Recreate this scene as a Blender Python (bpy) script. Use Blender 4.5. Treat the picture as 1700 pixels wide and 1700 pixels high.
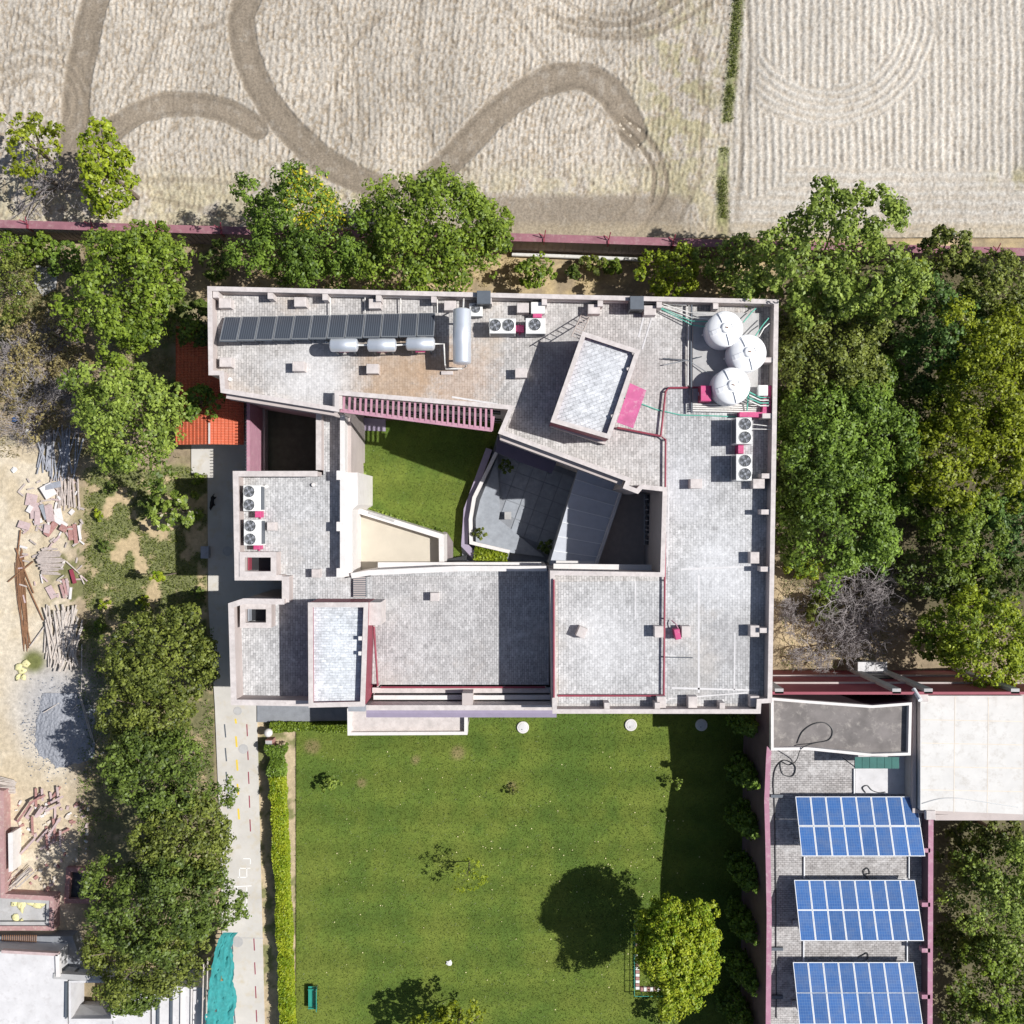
import bpy, math, random
import numpy as np
from mathutils import Vector, Matrix

for o in list(bpy.data.objects): bpy.data.objects.remove(o)
scene = bpy.context.scene
COL = scene.collection
random.seed(7); RNG = np.random.default_rng(11)

# ------------------------------------------------------------------ camera, sky, sun, exposure
H, F = 65.0, 1625.0                       # drone height in metres; focal length in photo pixels (1700 wide)
cam_d = bpy.data.cameras.new('drone_camera'); cam = bpy.data.objects.new('drone_camera', cam_d)
COL.objects.link(cam); cam.location = (0, 0, H); cam.rotation_euler = (0, 0, 0)
cam_d.sensor_width = 36; cam_d.lens = 36 * F / 1700; cam_d.clip_start = 1; cam_d.clip_end = 2000
scene.camera = cam
SUN_EL, SUN_DIR = math.radians(50.2), math.atan2(0.03, 1.0)     # sun stands to the right of the picture
world = bpy.data.worlds.new('World'); scene.world = world; world.use_nodes = True
wn = world.node_tree.nodes; wl = world.node_tree.links
sky = wn.new('ShaderNodeTexSky'); sky.sky_type = 'NISHITA'; sky.sun_disc = False
sky.sun_elevation = SUN_EL; sky.sun_rotation = math.pi / 2 - SUN_DIR
sky.air_density = 1.0; sky.dust_density = 1.5; sky.ozone_density = 1.0
wl.new(sky.outputs[0], wn['Background'].inputs[0]); wn['Background'].inputs[1].default_value = 0.072
sd = bpy.data.lights.new('sun', 'SUN'); sd.energy = 5.0; sd.angle = math.radians(0.5); sd.color = (1.0, 0.985, 0.96)
sun = bpy.data.objects.new('sun', sd); COL.objects.link(sun); sun.location = (40, 0, 60)
sv = Vector((math.cos(SUN_EL) * math.cos(SUN_DIR), math.cos(SUN_EL) * math.sin(SUN_DIR), math.sin(SUN_EL)))
sun.rotation_euler = (-sv).to_track_quat('-Z', 'Y').to_euler()
scene.view_settings.view_transform = 'Standard'; scene.view_settings.look = 'None'
scene.view_settings.exposure = 0.12; scene.view_settings.gamma = 1.0
scene.view_settings.use_curve_mapping = False

# ------------------------------------------------------------------ helpers
def X2(p, z=0.0):                         # photo pixel seen at height z -> world x, y
    return ((p[0] - 850) * (H - z) / F, (850 - p[1]) * (H - z) / F)
def X3(p, z=0.0):
    a = X2(p, z); return (a[0], a[1], z)
def M_(px, z=0.0): return px * (H - z) / F      # pixels -> metres at height z

def area(poly): return 0.5 * sum(poly[i][0] * poly[(i + 1) % len(poly)][1] - poly[(i + 1) % len(poly)][0] * poly[i][1] for i in range(len(poly)))
def ccw(poly): return list(poly) if area(poly) > 0 else list(reversed(poly))
def offset(poly, t, closed=True):         # to the left of travel (inward for ccw)
    n = len(poly); out = []
    for i in range(n):
        p = Vector(poly[i][:2])
        a = Vector(poly[i - 1][:2]) if (closed or i > 0) else None
        b = Vector(poly[(i + 1) % n][:2]) if (closed or i < n - 1) else None
        ns = []
        if a is not None: d = (p - a).normalized(); ns.append(Vector((-d.y, d.x)))
        if b is not None: d = (b - p).normalized(); ns.append(Vector((-d.y, d.x)))
        if len(ns) == 1: m = ns[0] * t
        else:
            s = ns[0] + ns[1]
            if s.length < 1e-4: m = ns[0] * t
            else:
                s.normalize(); m = s * (t / max(0.35, s.dot(ns[0])))
        out.append((p.x + m.x, p.y + m.y))
    return out

class MB:
    def __init__(s): s.v = []; s.f = []
    def add(s, vs, fs):
        b = len(s.v); s.v += [tuple(q) for q in vs]; s.f += [tuple(i + b for i in f) for f in fs]; return s
    def prism(s, poly, z0, z1, bottom=True):
        poly = ccw(poly); n = len(poly)
        vs = [(x, y, z0) for x, y in poly] + [(x, y, z1) for x, y in poly]
        fs = [tuple(range(n, 2 * n))] + [(i, (i + 1) % n, n + (i + 1) % n, n + i) for i in range(n)]
        if bottom: fs.append(tuple(reversed(range(n))))
        return s.add(vs, fs)
    def sheet(s, poly, z):
        poly = ccw(poly); return s.add([(x, y, z) for x, y in poly], [tuple(range(len(poly)))])
    def ring(s, poly, t, z0, z1):          # closed wall, thickness t inwards
        a = ccw(poly); b = offset(a, t); n = len(a)
        vs = [(x, y, z0) for x, y in a] + [(x, y, z1) for x, y in a] + [(x, y, z0) for x, y in b] + [(x, y, z1) for x, y in b]
        fs = []
        for i in range(n):
            j = (i + 1) % n
            fs += [(i, j, n + j, n + i), (n + i, n + j, 3 * n + j, 3 * n + i), (2 * n + j, 2 * n + i, 3 * n + i, 3 * n + j), (j, i, 2 * n + i, 2 * n + j)]
        return s.add(vs, fs)
    def wall(s, line, t, z0, z1):          # open wall, thickness t centred
        a = offset(line, -t / 2, False); b = offset(line, t / 2, False); n = len(a)
        poly = a + b[::-1]
        return s.prism(poly, z0, z1)
    def box(s, c, size, rz=0.0, top=1.0):
        hx, hy, hz = size[0] / 2, size[1] / 2, size[2] / 2; ca, sa = math.cos(rz), math.sin(rz); vs = []
        for dz, k in ((-hz, 1.0), (hz, top)):
            for dx, dy in ((-hx, -hy), (hx, -hy), (hx, hy), (-hx, hy)):
                dx *= k; dy *= k
                vs.append((c[0] + dx * ca - dy * sa, c[1] + dx * sa + dy * ca, c[2] + dz))
        return s.add(vs, [(3, 2, 1, 0), (4, 5, 6, 7), (0, 1, 5, 4), (1, 2, 6, 5), (2, 3, 7, 6), (3, 0, 4, 7)])
    def bbox(s, c, size, rz=0.0, b=0.02):  # box with chamfered top
        s.box((c[0], c[1], c[2] - b / 2), (size[0], size[1], size[2] - b), rz)
        return s.box((c[0], c[1], c[2] + size[2] / 2 - b / 2 + 0.0005), (size[0] - .002, size[1] - .002, b), rz, 1 - 2 * b / max(size[0], size[1]))
    def quad(s, a, b, c, d): return s.add([a, b, c, d], [(0, 1, 2, 3)])
    def slab4(s, a, b, c, d, t):           # quad with thickness downwards
        lo = [(q[0], q[1], q[2] - t) for q in (a, b, c, d)]
        return s.add([a, b, c, d] + lo, [(0, 1, 2, 3), (7, 6, 5, 4), (0, 4, 5, 1), (1, 5, 6, 2), (2, 6, 7, 3), (3, 7, 4, 0)])
    def tube(s, pts, r, n=6, r2=None, cap=True):
        pts = [Vector(p) for p in pts]; m = len(pts)
        up = Vector((0, 0, 1)); rings = []
        for i, p in enumerate(pts):
            d = (pts[min(i + 1, m - 1)] - pts[max(i - 1, 0)])
            if d.length < 1e-6: d = Vector((0, 0, 1))
            d.normalize(); ref = up if abs(d.z) < .9 else Vector((1, 0, 0))
            u = d.cross(ref).normalized(); w = u.cross(d)
            rr = r if r2 is None else r + (r2 - r) * i / (m - 1)
            rings.append([p + (u * math.cos(2 * math.pi * k / n) + w * math.sin(2 * math.pi * k / n)) * rr for k in range(n)])
        vs = [q for R in rings for q in R]; fs = []
        for i in range(m - 1):
            for k in range(n):
                k2 = (k + 1) % n; fs.append((i * n + k, (i + 1) * n + k, (i + 1) * n + k2, i * n + k2))
        if cap: fs += [tuple(range(n)), tuple(reversed(range((m - 1) * n, m * n)))]
        return s.add(vs, fs)
    def lathe(s, c, prof, n=32, axis=None):
        rot = Matrix.Identity(3) if axis is None else Vector((0, 0, 1)).rotation_difference(Vector(axis)).to_matrix()
        vs = []; fs = []; m = len(prof)
        for r, z in prof:
            for k in range(n):
                a = 2 * math.pi * k / n; q = rot @ Vector((r * math.cos(a), r * math.sin(a), z)); vs.append((c[0] + q.x, c[1] + q.y, c[2] + q.z))
        for i in range(m - 1):
            for k in range(n):
                k2 = (k + 1) % n; fs.append((i * n + k, i * n + k2, (i + 1) * n + k2, (i + 1) * n + k))
        fs += [tuple(reversed(range(n))), tuple(range((m - 1) * n, m * n))]
        return s.add(vs, fs)
    def build(s, name, mat, parent=None, smooth=False, origin=None):
        me = bpy.data.meshes.new(name)
        off = (0, 0, 0)
        if parent is not None: off = WL[parent.name]
        elif origin is not None: off = origin
        me.from_pydata([(x - off[0], y - off[1], z - off[2]) for x, y, z in s.v], [], s.f); me.update()
        if mat is not None: me.materials.append(mat)
        if smooth: me.polygons.foreach_set('use_smooth', [True] * len(me.polygons))
        o = bpy.data.objects.new(name, me); COL.objects.link(o)
        if parent is not None: o.parent = parent; WL[o.name] = off
        else: o.location = off; WL[o.name] = tuple(off)
        return o
WL = {}
def tag(o, label, cat, group=None, kind=None):
    if label: o['label'] = label
    if cat: o['category'] = cat
    if group: o['group'] = group
    if kind: o['kind'] = kind
    return o
def empty(name, loc, label, cat, group=None):
    o = bpy.data.objects.new(name, None); COL.objects.link(o); o.location = loc; o.empty_display_size = .3
    WL[o.name] = tuple(loc); return tag(o, label, cat, group)
def struct(o): o['kind'] = 'structure'; return o
def stuff(o): o['kind'] = 'stuff'; return o

# numpy value noise
def _h(ix, iy, s):
    n = (ix.astype(np.int64) * 374761393 + iy.astype(np.int64) * 668265263 + s * 1442695041) & 0x7fffffff
    n = ((n ^ (n >> 13)) * 1274126177) & 0x7fffffff
    return ((n ^ (n >> 16)) & 0xffff) / 65535.0
def vn(x, y, s=0):
    ix = np.floor(x); iy = np.floor(y); fx = x - ix; fy = y - iy
    fx = fx * fx * (3 - 2 * fx); fy = fy * fy * (3 - 2 * fy)
    a = _h(ix, iy, s); b = _h(ix + 1, iy, s); c = _h(ix, iy + 1, s); d = _h(ix + 1, iy + 1, s)
    return (a + (b - a) * fx) * (1 - fy) + (c + (d - c) * fx) * fy
def fbm(x, y, s=0, o=4):
    t = 0; w = 0; a = 1.0
    for k in range(o): t = t + a * vn(x * 2 ** k, y * 2 ** k, s + k * 17); w += a; a *= .55
    return t / w
def dline(px, py, pts):                    # distance to polyline (pixels), and t 0..1
    best = np.full(px.shape, 1e9)
    for (ax, ay), (bx, by) in zip(pts[:-1], pts[1:]):
        dx, dy = bx - ax, by - ay; L = dx * dx + dy * dy + 1e-9
        t = np.clip(((px - ax) * dx + (py - ay) * dy) / L, 0, 1)
        best = np.minimum(best, np.hypot(px - ax - t * dx, py - ay - t * dy))
    return best
def sm(a, b, x):
    t = np.clip((x - a) / (b - a), 0, 1); return t * t * (3 - 2 * t)
def curve(pts, k=8):                       # catmull-rom
    P = [pts[0]] + list(pts) + [pts[-1]]; out = []
    for i in range(1, len(P) - 2):
        for j in range(k):
            t = j / k; r = []
            for c in range(len(P[0])):
                p0, p1, p2, p3 = P[i - 1][c], P[i][c], P[i + 1][c], P[i + 2][c]
                r.append(.5 * (2 * p1 + (p2 - p0) * t + (2 * p0 - 5 * p1 + 4 * p2 - p3) * t * t + (3 * p1 - p0 - 3 * p2 + p3) * t ** 3))
            out.append(tuple(r))
    out.append(tuple(pts[-1])); return out
def fast_mesh(name, V, Fc, nper, cols=None, smooth=False):
    me = bpy.data.meshes.new(name); n = len(V); m = len(Fc)
    me.vertices.add(n); me.vertices.foreach_set('co', np.ascontiguousarray(V, dtype=np.float32).ravel())
    me.loops.add(m * nper); me.loops.foreach_set('vertex_index', np.ascontiguousarray(Fc, dtype=np.int32).ravel())
    me.polygons.add(m); me.polygons.foreach_set('loop_start', np.arange(0, m * nper, nper, dtype=np.int32))
    me.polygons.foreach_set('loop_total', np.full(m, nper, dtype=np.int32))
    if smooth: me.polygons.foreach_set('use_smooth', np.ones(m, dtype=bool))
    me.update(calc_edges=True)
    if cols is not None:
        ca = me.color_attributes.new('Col', 'FLOAT_COLOR', 'POINT')
        c4 = np.ones((n, 4), dtype=np.float32); c4[:, :3] = cols; ca.data.foreach_set('color', c4.ravel())
    return me
def grid_mesh(name, xs, ys, zf, cf):
    XX, YY = np.meshgrid(xs, ys); Z = zf(XX, YY); C = cf(XX, YY)
    nx, ny = len(xs), len(ys); idx = np.arange(nx * ny).reshape(ny, nx)
    Fc = np.stack([idx[:-1, :-1], idx[:-1, 1:], idx[1:, 1:], idx[1:, :-1]], -1).reshape(-1, 4)
    V = np.stack([XX, YY, Z], -1).reshape(-1, 3)
    return fast_mesh(name, V, Fc, 4, C.reshape(-1, 3), True)

# ------------------------------------------------------------------ materials
def newmat(name):
    m = bpy.data.materials.new(name); m.use_nodes = True; nt = m.node_tree
    return m, nt, nt.nodes['Principled BSDF'], nt.nodes, nt.links
def ramp(nodes, stops):
    r = nodes.new('ShaderNodeValToRGB'); e = r.color_ramp.elements
    while len(e) < len(stops): e.new(.5)
    for k, (p, c) in enumerate(stops):
        e[k].position = p; e[k].color = (c[0], c[1], c[2], 1) if hasattr(c, '__len__') else (c, c, c, 1)
    return r
def noise(nt, coord, scale, detail=4, rough=.6, vec=None):
    n = nt.nodes.new('ShaderNodeTexNoise'); n.inputs['Scale'].default_value = scale
    n.inputs['Detail'].default_value = detail; n.inputs['Roughness'].default_value = rough
    nt.links.new(coord, n.inputs['Vector']); return n
def pos(nt):
    return nt.nodes.new('ShaderNodeNewGeometry').outputs['Position']
def mixc(nt, fac, a, b, mode='MIX'):
    m = nt.nodes.new('ShaderNodeMix'); m.data_type = 'RGBA'; m.blend_type = mode
    for sock, val in ((m.inputs[0], fac), (m.inputs[6], a), (m.inputs[7], b)):
        if hasattr(val, 'links'): nt.links.new(val, sock)
        elif hasattr(val, '__len__'): sock.default_value = (val[0], val[1], val[2], 1)
        else: sock.default_value = val
    return m.outputs[2]
def bump(nt, b, height, strength=.4, dist=.02):
    n = nt.nodes.new('ShaderNodeBump'); n.inputs['Strength'].default_value = strength; n.inputs['Distance'].default_value = dist
    nt.links.new(height, n.inputs['Height']); nt.links.new(n.outputs[0], b.inputs['Normal'])
def weathered(name, c, rough=.8, var=.25, scale=1.2, dirt=None, metal=0.0, bmp=.15):
    m, nt, b, N, L = newmat(name); P = pos(nt)
    n1 = noise(nt, P, scale, 6, .65); n2 = noise(nt, P, scale * 9, 3, .6)
    lo = tuple(x * (1 - var) for x in c); hi = tuple(min(1, x * (1 + var * .5)) for x in c)
    r = ramp(N, [(.3, lo), (.7, hi)]); L.new(n1.outputs[0], r.inputs[0]); colr = r.outputs[0]
    if dirt is not None:
        r2 = ramp(N, [(.52, 0.0), (.72, 1.0)]); L.new(noise(nt, P, scale * 2.3, 5, .7).outputs[0], r2.inputs[0])
        colr = mixc(nt, r2.outputs[0], colr, dirt)
    L.new(colr, b.inputs['Base Color']); b.inputs['Roughness'].default_value = rough; b.inputs['Metallic'].default_value = metal
    if bmp: bump(nt, b, n2.outputs[0], bmp, .01)
    return m
def attr_mat(name, rough=.95, scale=6.0, var=.3, bmp=.5, bscale=14, dist=.03):
    m, nt, b, N, L = newmat(name); P = pos(nt)
    a = N.new('ShaderNodeAttribute'); a.attribute_name = 'Col'
    r = ramp(N, [(.25, 1 - var), (.75, 1 + var)]); L.new(noise(nt, P, scale, 6, .7).outputs[0], r.inputs[0])
    L.new(mixc(nt, 1.0, a.outputs['Color'], r.outputs[0], 'MULTIPLY'), b.inputs['Base Color'])
    b.inputs['Roughness'].default_value = rough; b.inputs['Specular IOR Level'].default_value = .15
    if bmp: bump(nt, b, noise(nt, P, bscale, 5, .7).outputs[0], bmp, dist)
    return m
def leaf_mat(name, trans=.22):
    m, nt, b, N, L = newmat(name)
    a = N.new('ShaderNodeAttribute'); a.attribute_name = 'Col'
    L.new(a.outputs['Color'], b.inputs['Base Color']); b.inputs['Roughness'].default_value = .5; b.inputs['Specular IOR Level'].default_value = .35
    t = N.new('ShaderNodeBsdfTranslucent'); L.new(a.outputs['Color'], t.inputs[0])
    mx = N.new('ShaderNodeMixShader'); mx.inputs[0].default_value = trans
    L.new(b.outputs[0], mx.inputs[1]); L.new(t.outputs[0], mx.inputs[2]); L.new(mx.outputs[0], N['Material Output'].inputs[0])
    return m
def paver(name, base, pale, stain, rot=0.0, w=.3, h=.14, pale_amt=.85, mort=.42, spots=()):
    m, nt, b, N, L = newmat(name); P = pos(nt)
    mp = N.new('ShaderNodeMapping'); mp.inputs['Rotation'].default_value = (0, 0, rot); L.new(P, mp.inputs[0])
    wob = noise(nt, P, 3.0, 2, .5); va = N.new('ShaderNodeVectorMath'); va.operation = 'MULTIPLY_ADD'
    L.new(wob.outputs['Color'], va.inputs[0]); va.inputs[1].default_value = (.06, .06, 0); L.new(mp.outputs[0], va.inputs[2])
    br = N.new('ShaderNodeTexBrick'); L.new(va.outputs[0], br.inputs['Vector']); br.inputs['Scale'].default_value = 1.0
    br.inputs['Brick Width'].default_value = w; br.inputs['Row Height'].default_value = h; br.inputs['Mortar Size'].default_value = .012
    br.inputs['Mortar Smooth'].default_value = .3
    br.inputs['Color1'].default_value = (*[x * .8 for x in base], 1); br.inputs['Color2'].default_value = (*[min(1, x * 1.16) for x in base], 1)
    br.inputs['Mortar'].default_value = (*[x * mort for x in base], 1)
    n1 = noise(nt, P, .42, 7, .7); r1 = ramp(N, [(.40, 0.0), (.60, 1.0)]); L.new(n1.outputs[0], r1.inputs[0])
    n2 = noise(nt, P, 2.2, 5, .75); r2 = ramp(N, [(.38, 0.0), (.7, 1.0)]); L.new(n2.outputs[0], r2.inputs[0])
    f = N.new('ShaderNodeMath'); f.operation = 'MULTIPLY'; L.new(r1.outputs[0], f.inputs[0]); L.new(r2.outputs[0], f.inputs[1])
    f2 = N.new('ShaderNodeMath'); f2.operation = 'MULTIPLY'; L.new(f.outputs[0], f2.inputs[0]); f2.inputs[1].default_value = pale_amt
    c1 = mixc(nt, f2.outputs[0], br.outputs[0], pale)
    n3 = noise(nt, P, .16, 5, .7); r3 = ramp(N, [(.54, 0.0), (.72, .75)]); L.new(n3.outputs[0], r3.inputs[0])
    c2 = mixc(nt, r3.outputs[0], c1, stain)
    for (sx, sy, sr, sc, amt) in spots:             # local rust and damp stains
        ds = N.new('ShaderNodeVectorMath'); ds.operation = 'DISTANCE'; L.new(P, ds.inputs[0]); ds.inputs[1].default_value = (sx, sy, 8.5)
        ns = noise(nt, P, .9, 6, .75); ad = N.new('ShaderNodeMath'); ad.operation = 'MULTIPLY_ADD'; L.new(ns.outputs[0], ad.inputs[0]); ad.inputs[1].default_value = -sr * 2.2; L.new(ds.outputs['Value'], ad.inputs[2])
        rs = N.new('ShaderNodeMapRange'); rs.inputs['From Min'].default_value = -sr * .6; rs.inputs['From Max'].default_value = sr * .25; rs.inputs['To Min'].default_value = amt; rs.inputs['To Max'].default_value = 0; L.new(ad.outputs[0], rs.inputs[0])
        c2 = mixc(nt, rs.outputs[0], c2, sc)
    n4 = noise(nt, P, 5.0, 6, .8); r4 = ramp(N, [(.3, .66), (.7, 1.18)]); L.new(n4.outputs[0], r4.inputs[0])
    L.new(mixc(nt, 1.0, c2, r4.outputs[0], 'MULTIPLY'), b.inputs['Base Color'])
    b.inputs['Roughness'].default_value = .9; b.inputs['Specular IOR Level'].default_value = .2
    inv = N.new('ShaderNodeMath'); inv.operation = 'SUBTRACT'; inv.inputs[0].default_value = 1; L.new(br.outputs['Fac'], inv.inputs[1])
    bump(nt, b, inv.outputs[0], .5, .015)
    return m
MT = {}
MT['stone'] = weathered('pink_plaster', (.49, .425, .40), .8, .14, .5, (.42, .36, .335))
MT['cope'] = weathered('pale_pink_coping', (.58, .525, .50), .8, .22, 2.2, (.46, .40, .375))
MT['cream'] = weathered('cream_plaster', (.68, .60, .50), .8, .10, .7, (.55, .47, .38))
MT['white'] = weathered('white_plaster', (.70, .665, .64), .7, .08, .9, (.60, .56, .53))
MT['maroon'] = weathered('maroon_paint', (.27, .045, .07), .6, .18, 1.0)
MT['mauve'] = weathered('mauve_paint', (.46, .235, .30), .7, .15, 1.5, (.50, .33, .36))
MT['magenta'] = weathered('magenta_metal', (.54, .06, .19), .6, .2, 2.5, (.50, .16, .25))
MT['pinkroof'] = weathered('pink_sheet_metal', (.47, .105, .235), .85, .2, 1.5, (.50, .24, .32))
MT['lavender'] = weathered('lavender_metal', (.33, .28, .37), .5, .10, 2.0)
MT['dkpurple'] = weathered('dark_purple_metal', (.12, .10, .15), .5, .10, 2.0)
MT['paver'] = paver('whitewashed_roof_pavers', (.47, .465, .465), (.72, .715, .71), (.54, .50, .46), math.pi / 2, .30, .15, .85, .42, [(12.0, -3.4, 2.2, (.66, .66, .67), .6), (9.5, 1.5, 1.8, (.62, .62, .64), .5), (13.0, -7.5, 1.6, (.34, .33, .33), .5), (10.2, -9.6, 1.3, (.36, .345, .33), .5), (-14.2, -2.0, 2.0, (.62, .63, .66), .6), (5.5, -7.2, 2.2, (.68, .67, .67), .55)])
MT['paver_h'] = paver('roof_pavers_crossing', (.46, .45, .44), (.70, .69, .68), (.50, .43, .38), 0, .34, .16)
MT['paver_n'] = paver('north_roof_pavers', (.48, .455, .435), (.70, .68, .665), (.50, .40, .31), math.pi / 2, .30, .15, .85, .42, [(-6.9, 7.7, 2.6, (.42, .27, .15), .6), (-3.2, 7.4, 2.0, (.46, .30, .19), .5), (-5.0, 8.6, 1.6, (.45, .31, .2), .5), (-11.5, 8.0, 2.2, (.66, .65, .65), .6), (3.0, 9.6, 1.8, (.36, .34, .32), .5), (7.2, 8.0, 1.5, (.38, .36, .34), .45)])
MT['paver_t'] = paver('stair_tower_pavers', (.52, .53, .55), (.80, .81, .82), (.66, .67, .69), -.35, .42, .2, .9)
MT['paver_b'] = paver('limewashed_box_roof', (.58, .61, .64), (.82, .84, .86), (.70, .73, .75), 0, .32, .15, 1.0, .6)
MT['paver_m'] = paver('court_roof_pavers', (.46, .445, .44), (.66, .65, .64), (.50, .455, .42), math.pi / 2, .28, .13, .9, .42, [(-5.5, -5.5, 2.4, (.68, .66, .64), .55), (-2.5, -9.0, 2.0, (.52, .46, .41), .6), (-7.2, -8.6, 1.5, (.36, .345, .335), .5)])
MT['paver_r'] = paver('dark_roof_pavers', (.40, .375, .36), (.66, .64, .62), (.30, .28, .265), 0, .26, .13, 1.0, .25)
MT['concrete'] = weathered('grey_concrete', (.44, .43, .42), .9, .2, .9, (.36, .34, .32))
MT['dkconc'] = weathered('sooty_concrete', (.20, .18, .17), .9, .35, .7, (.34, .31, .28))
MT['whiteroof'] = weathered('white_coated_roof', (.63, .61, .58), .8, .10, .9, (.50, .47, .43))
MT['whitechalk'] = weathered('white_screed', (.62, .605, .605), .85, .14, .9, (.50, .48, .475))
MT['beige'] = weathered('beige_terrace_tiles', (.53, .475, .385), .8, .09, .8)
MT['slate'] = weathered('grey_slate', (.24, .25, .27), .7, .2, 2.0)
MT['bluestone'] = weathered('blue_grey_stone', (.30, .32, .35), .75, .2, 2.5)
MT['brownpave'] = weathered('brown_paving', (.52, .45, .40), .85, .12, 3.0)
MT['bed'] = weathered('planting_bed_edging', (.20, .17, .17), .9, .2, 3.0)
MT['sheet'] = weathered('blue_grey_roof_sheet', (.52, .54, .59), .6, .10, 2.0)
MT['glass'] = weathered('dark_window_glass', (.03, .035, .045), .12, .1, 2.0, None, 0, 0)
MT['steel'] = weathered('brushed_steel', (.72, .75, .80), .42, .05, 3.0, None, .55, 0)
MT['alu'] = weathered('white_aluminium', (.78, .79, .80), .4, .04, 3.0, None, 0, 0)
MT['acwhite'] = weathered('off_white_enamel', (.76, .75, .72), .45, .06, 3.0)
MT['black'] = weathered('black_plastic', (.025, .027, .03), .5, .2, 3.0)
MT['grill'] = weathered('grey_wire', (.36, .37, .38), .5, .1, 3.0, None, .4, 0)
MT['dkgrey'] = weathered('dark_grey_metal', (.10, .115, .135), .45, .15, 3.0)
MT['pvc'] = weathered('white_pvc', (.74, .72, .68), .5, .1, 3.0, (.50, .45, .38))
MT['green_pipe'] = weathered('green_pipe', (.10, .42, .32), .5, .15, 3.0)
MT['tank'] = weathered('white_tank_plastic', (.88, .88, .88), .45, .03, 1.5, None, 0, 0)
MT['orange'] = weathered('orange_roof_tile', (.54, .12, .055), .7, .18, 2.0, (.50, .16, .09))
MT['path'] = weathered('pale_concrete_path', (.55, .52, .475), .9, .14, .5, (.50, .44, .34))
MT['yellow'] = weathered('yellow_paint', (.72, .52, .06), .7, .15, 4.0)
MT['whitep'] = weathered('white_paint', (.78, .76, .73), .7, .12, 5.0)
MT['teal'] = weathered('teal_net', (.03, .25, .25), .85, .3, 2.5, (.06, .30, .29))
MT['bench'] = weathered('green_bench_paint', (.03, .30, .22), .5, .15, 2.0)
MT['tealdark'] = weathered('dark_teal_sheet', (.03, .13, .11), .7, .2, 2.0)
MT['bark'] = weathered('tree_bark', (.20, .155, .12), .95, .3, 5.0)
MT['twig'] = weathered('bare_grey_twigs', (.34, .305, .30), .95, .25, 4.0)
MT['wood'] = weathered('weathered_timber', (.50, .43, .39), .9, .3, 5.0, (.36, .29, .25))
MT['bamboo'] = weathered('grey_bamboo', (.55, .49, .44), .8, .25, 4.0, (.38, .30, .24))
MT['rust'] = weathered('rusty_steel', (.24, .12, .06), .8, .3, 6.0)
MT['pipe_d'] = weathered('dull_grey_pipe', (.34, .35, .39), .6, .25, 4.0)
MT['slab'] = weathered('dusty_pink_slab', (.52, .40, .39), .9, .2, 4.0, (.40, .28, .26))
MT['slabw'] = weathered('pale_stone_slab', (.70, .66, .64), .9, .12, 4.0)
MT['brick'] = weathered('red_brick', (.38, .19, .17), .9, .2, 5.0, (.50, .36, .32))
MT['redcope'] = weathered('dusty_red_wall', (.42, .25, .24), .9, .18, 2.0, (.52, .42, .36))
MT['wallmauve'] = weathered('mauve_wall_coping', (.29, .125, .15), .85, .25, 1.2, (.36, .22, .22))
MT['wallbrown'] = weathered('boundary_wall_plaster', (.33, .26, .24), .9, .2, 1.2)
MT['sack'] = weathered('pale_yellow_sacking', (.72, .66, .34), .85, .15, 5.0)
MT['fur'] = weathered('black_fur', (.012, .011, .011), .8, .3, 9.0)
MT['gravel'] = weathered('blue_grey_gravel', (.30, .31, .34), .95, .35, 12.0, (.42, .42, .44))
MT['leaf'] = leaf_mat('foliage')
MT['soil'] = attr_mat('field_soil', .97, 7.0, .40, .5, 20, .03)
MT['ground'] = attr_mat('dry_earth', .97, 4.0, .28, .6, 10, .05)
MT['lawn'] = attr_mat('lawn_turf', .95, 9.0, .30, .8, 22, .05)
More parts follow.
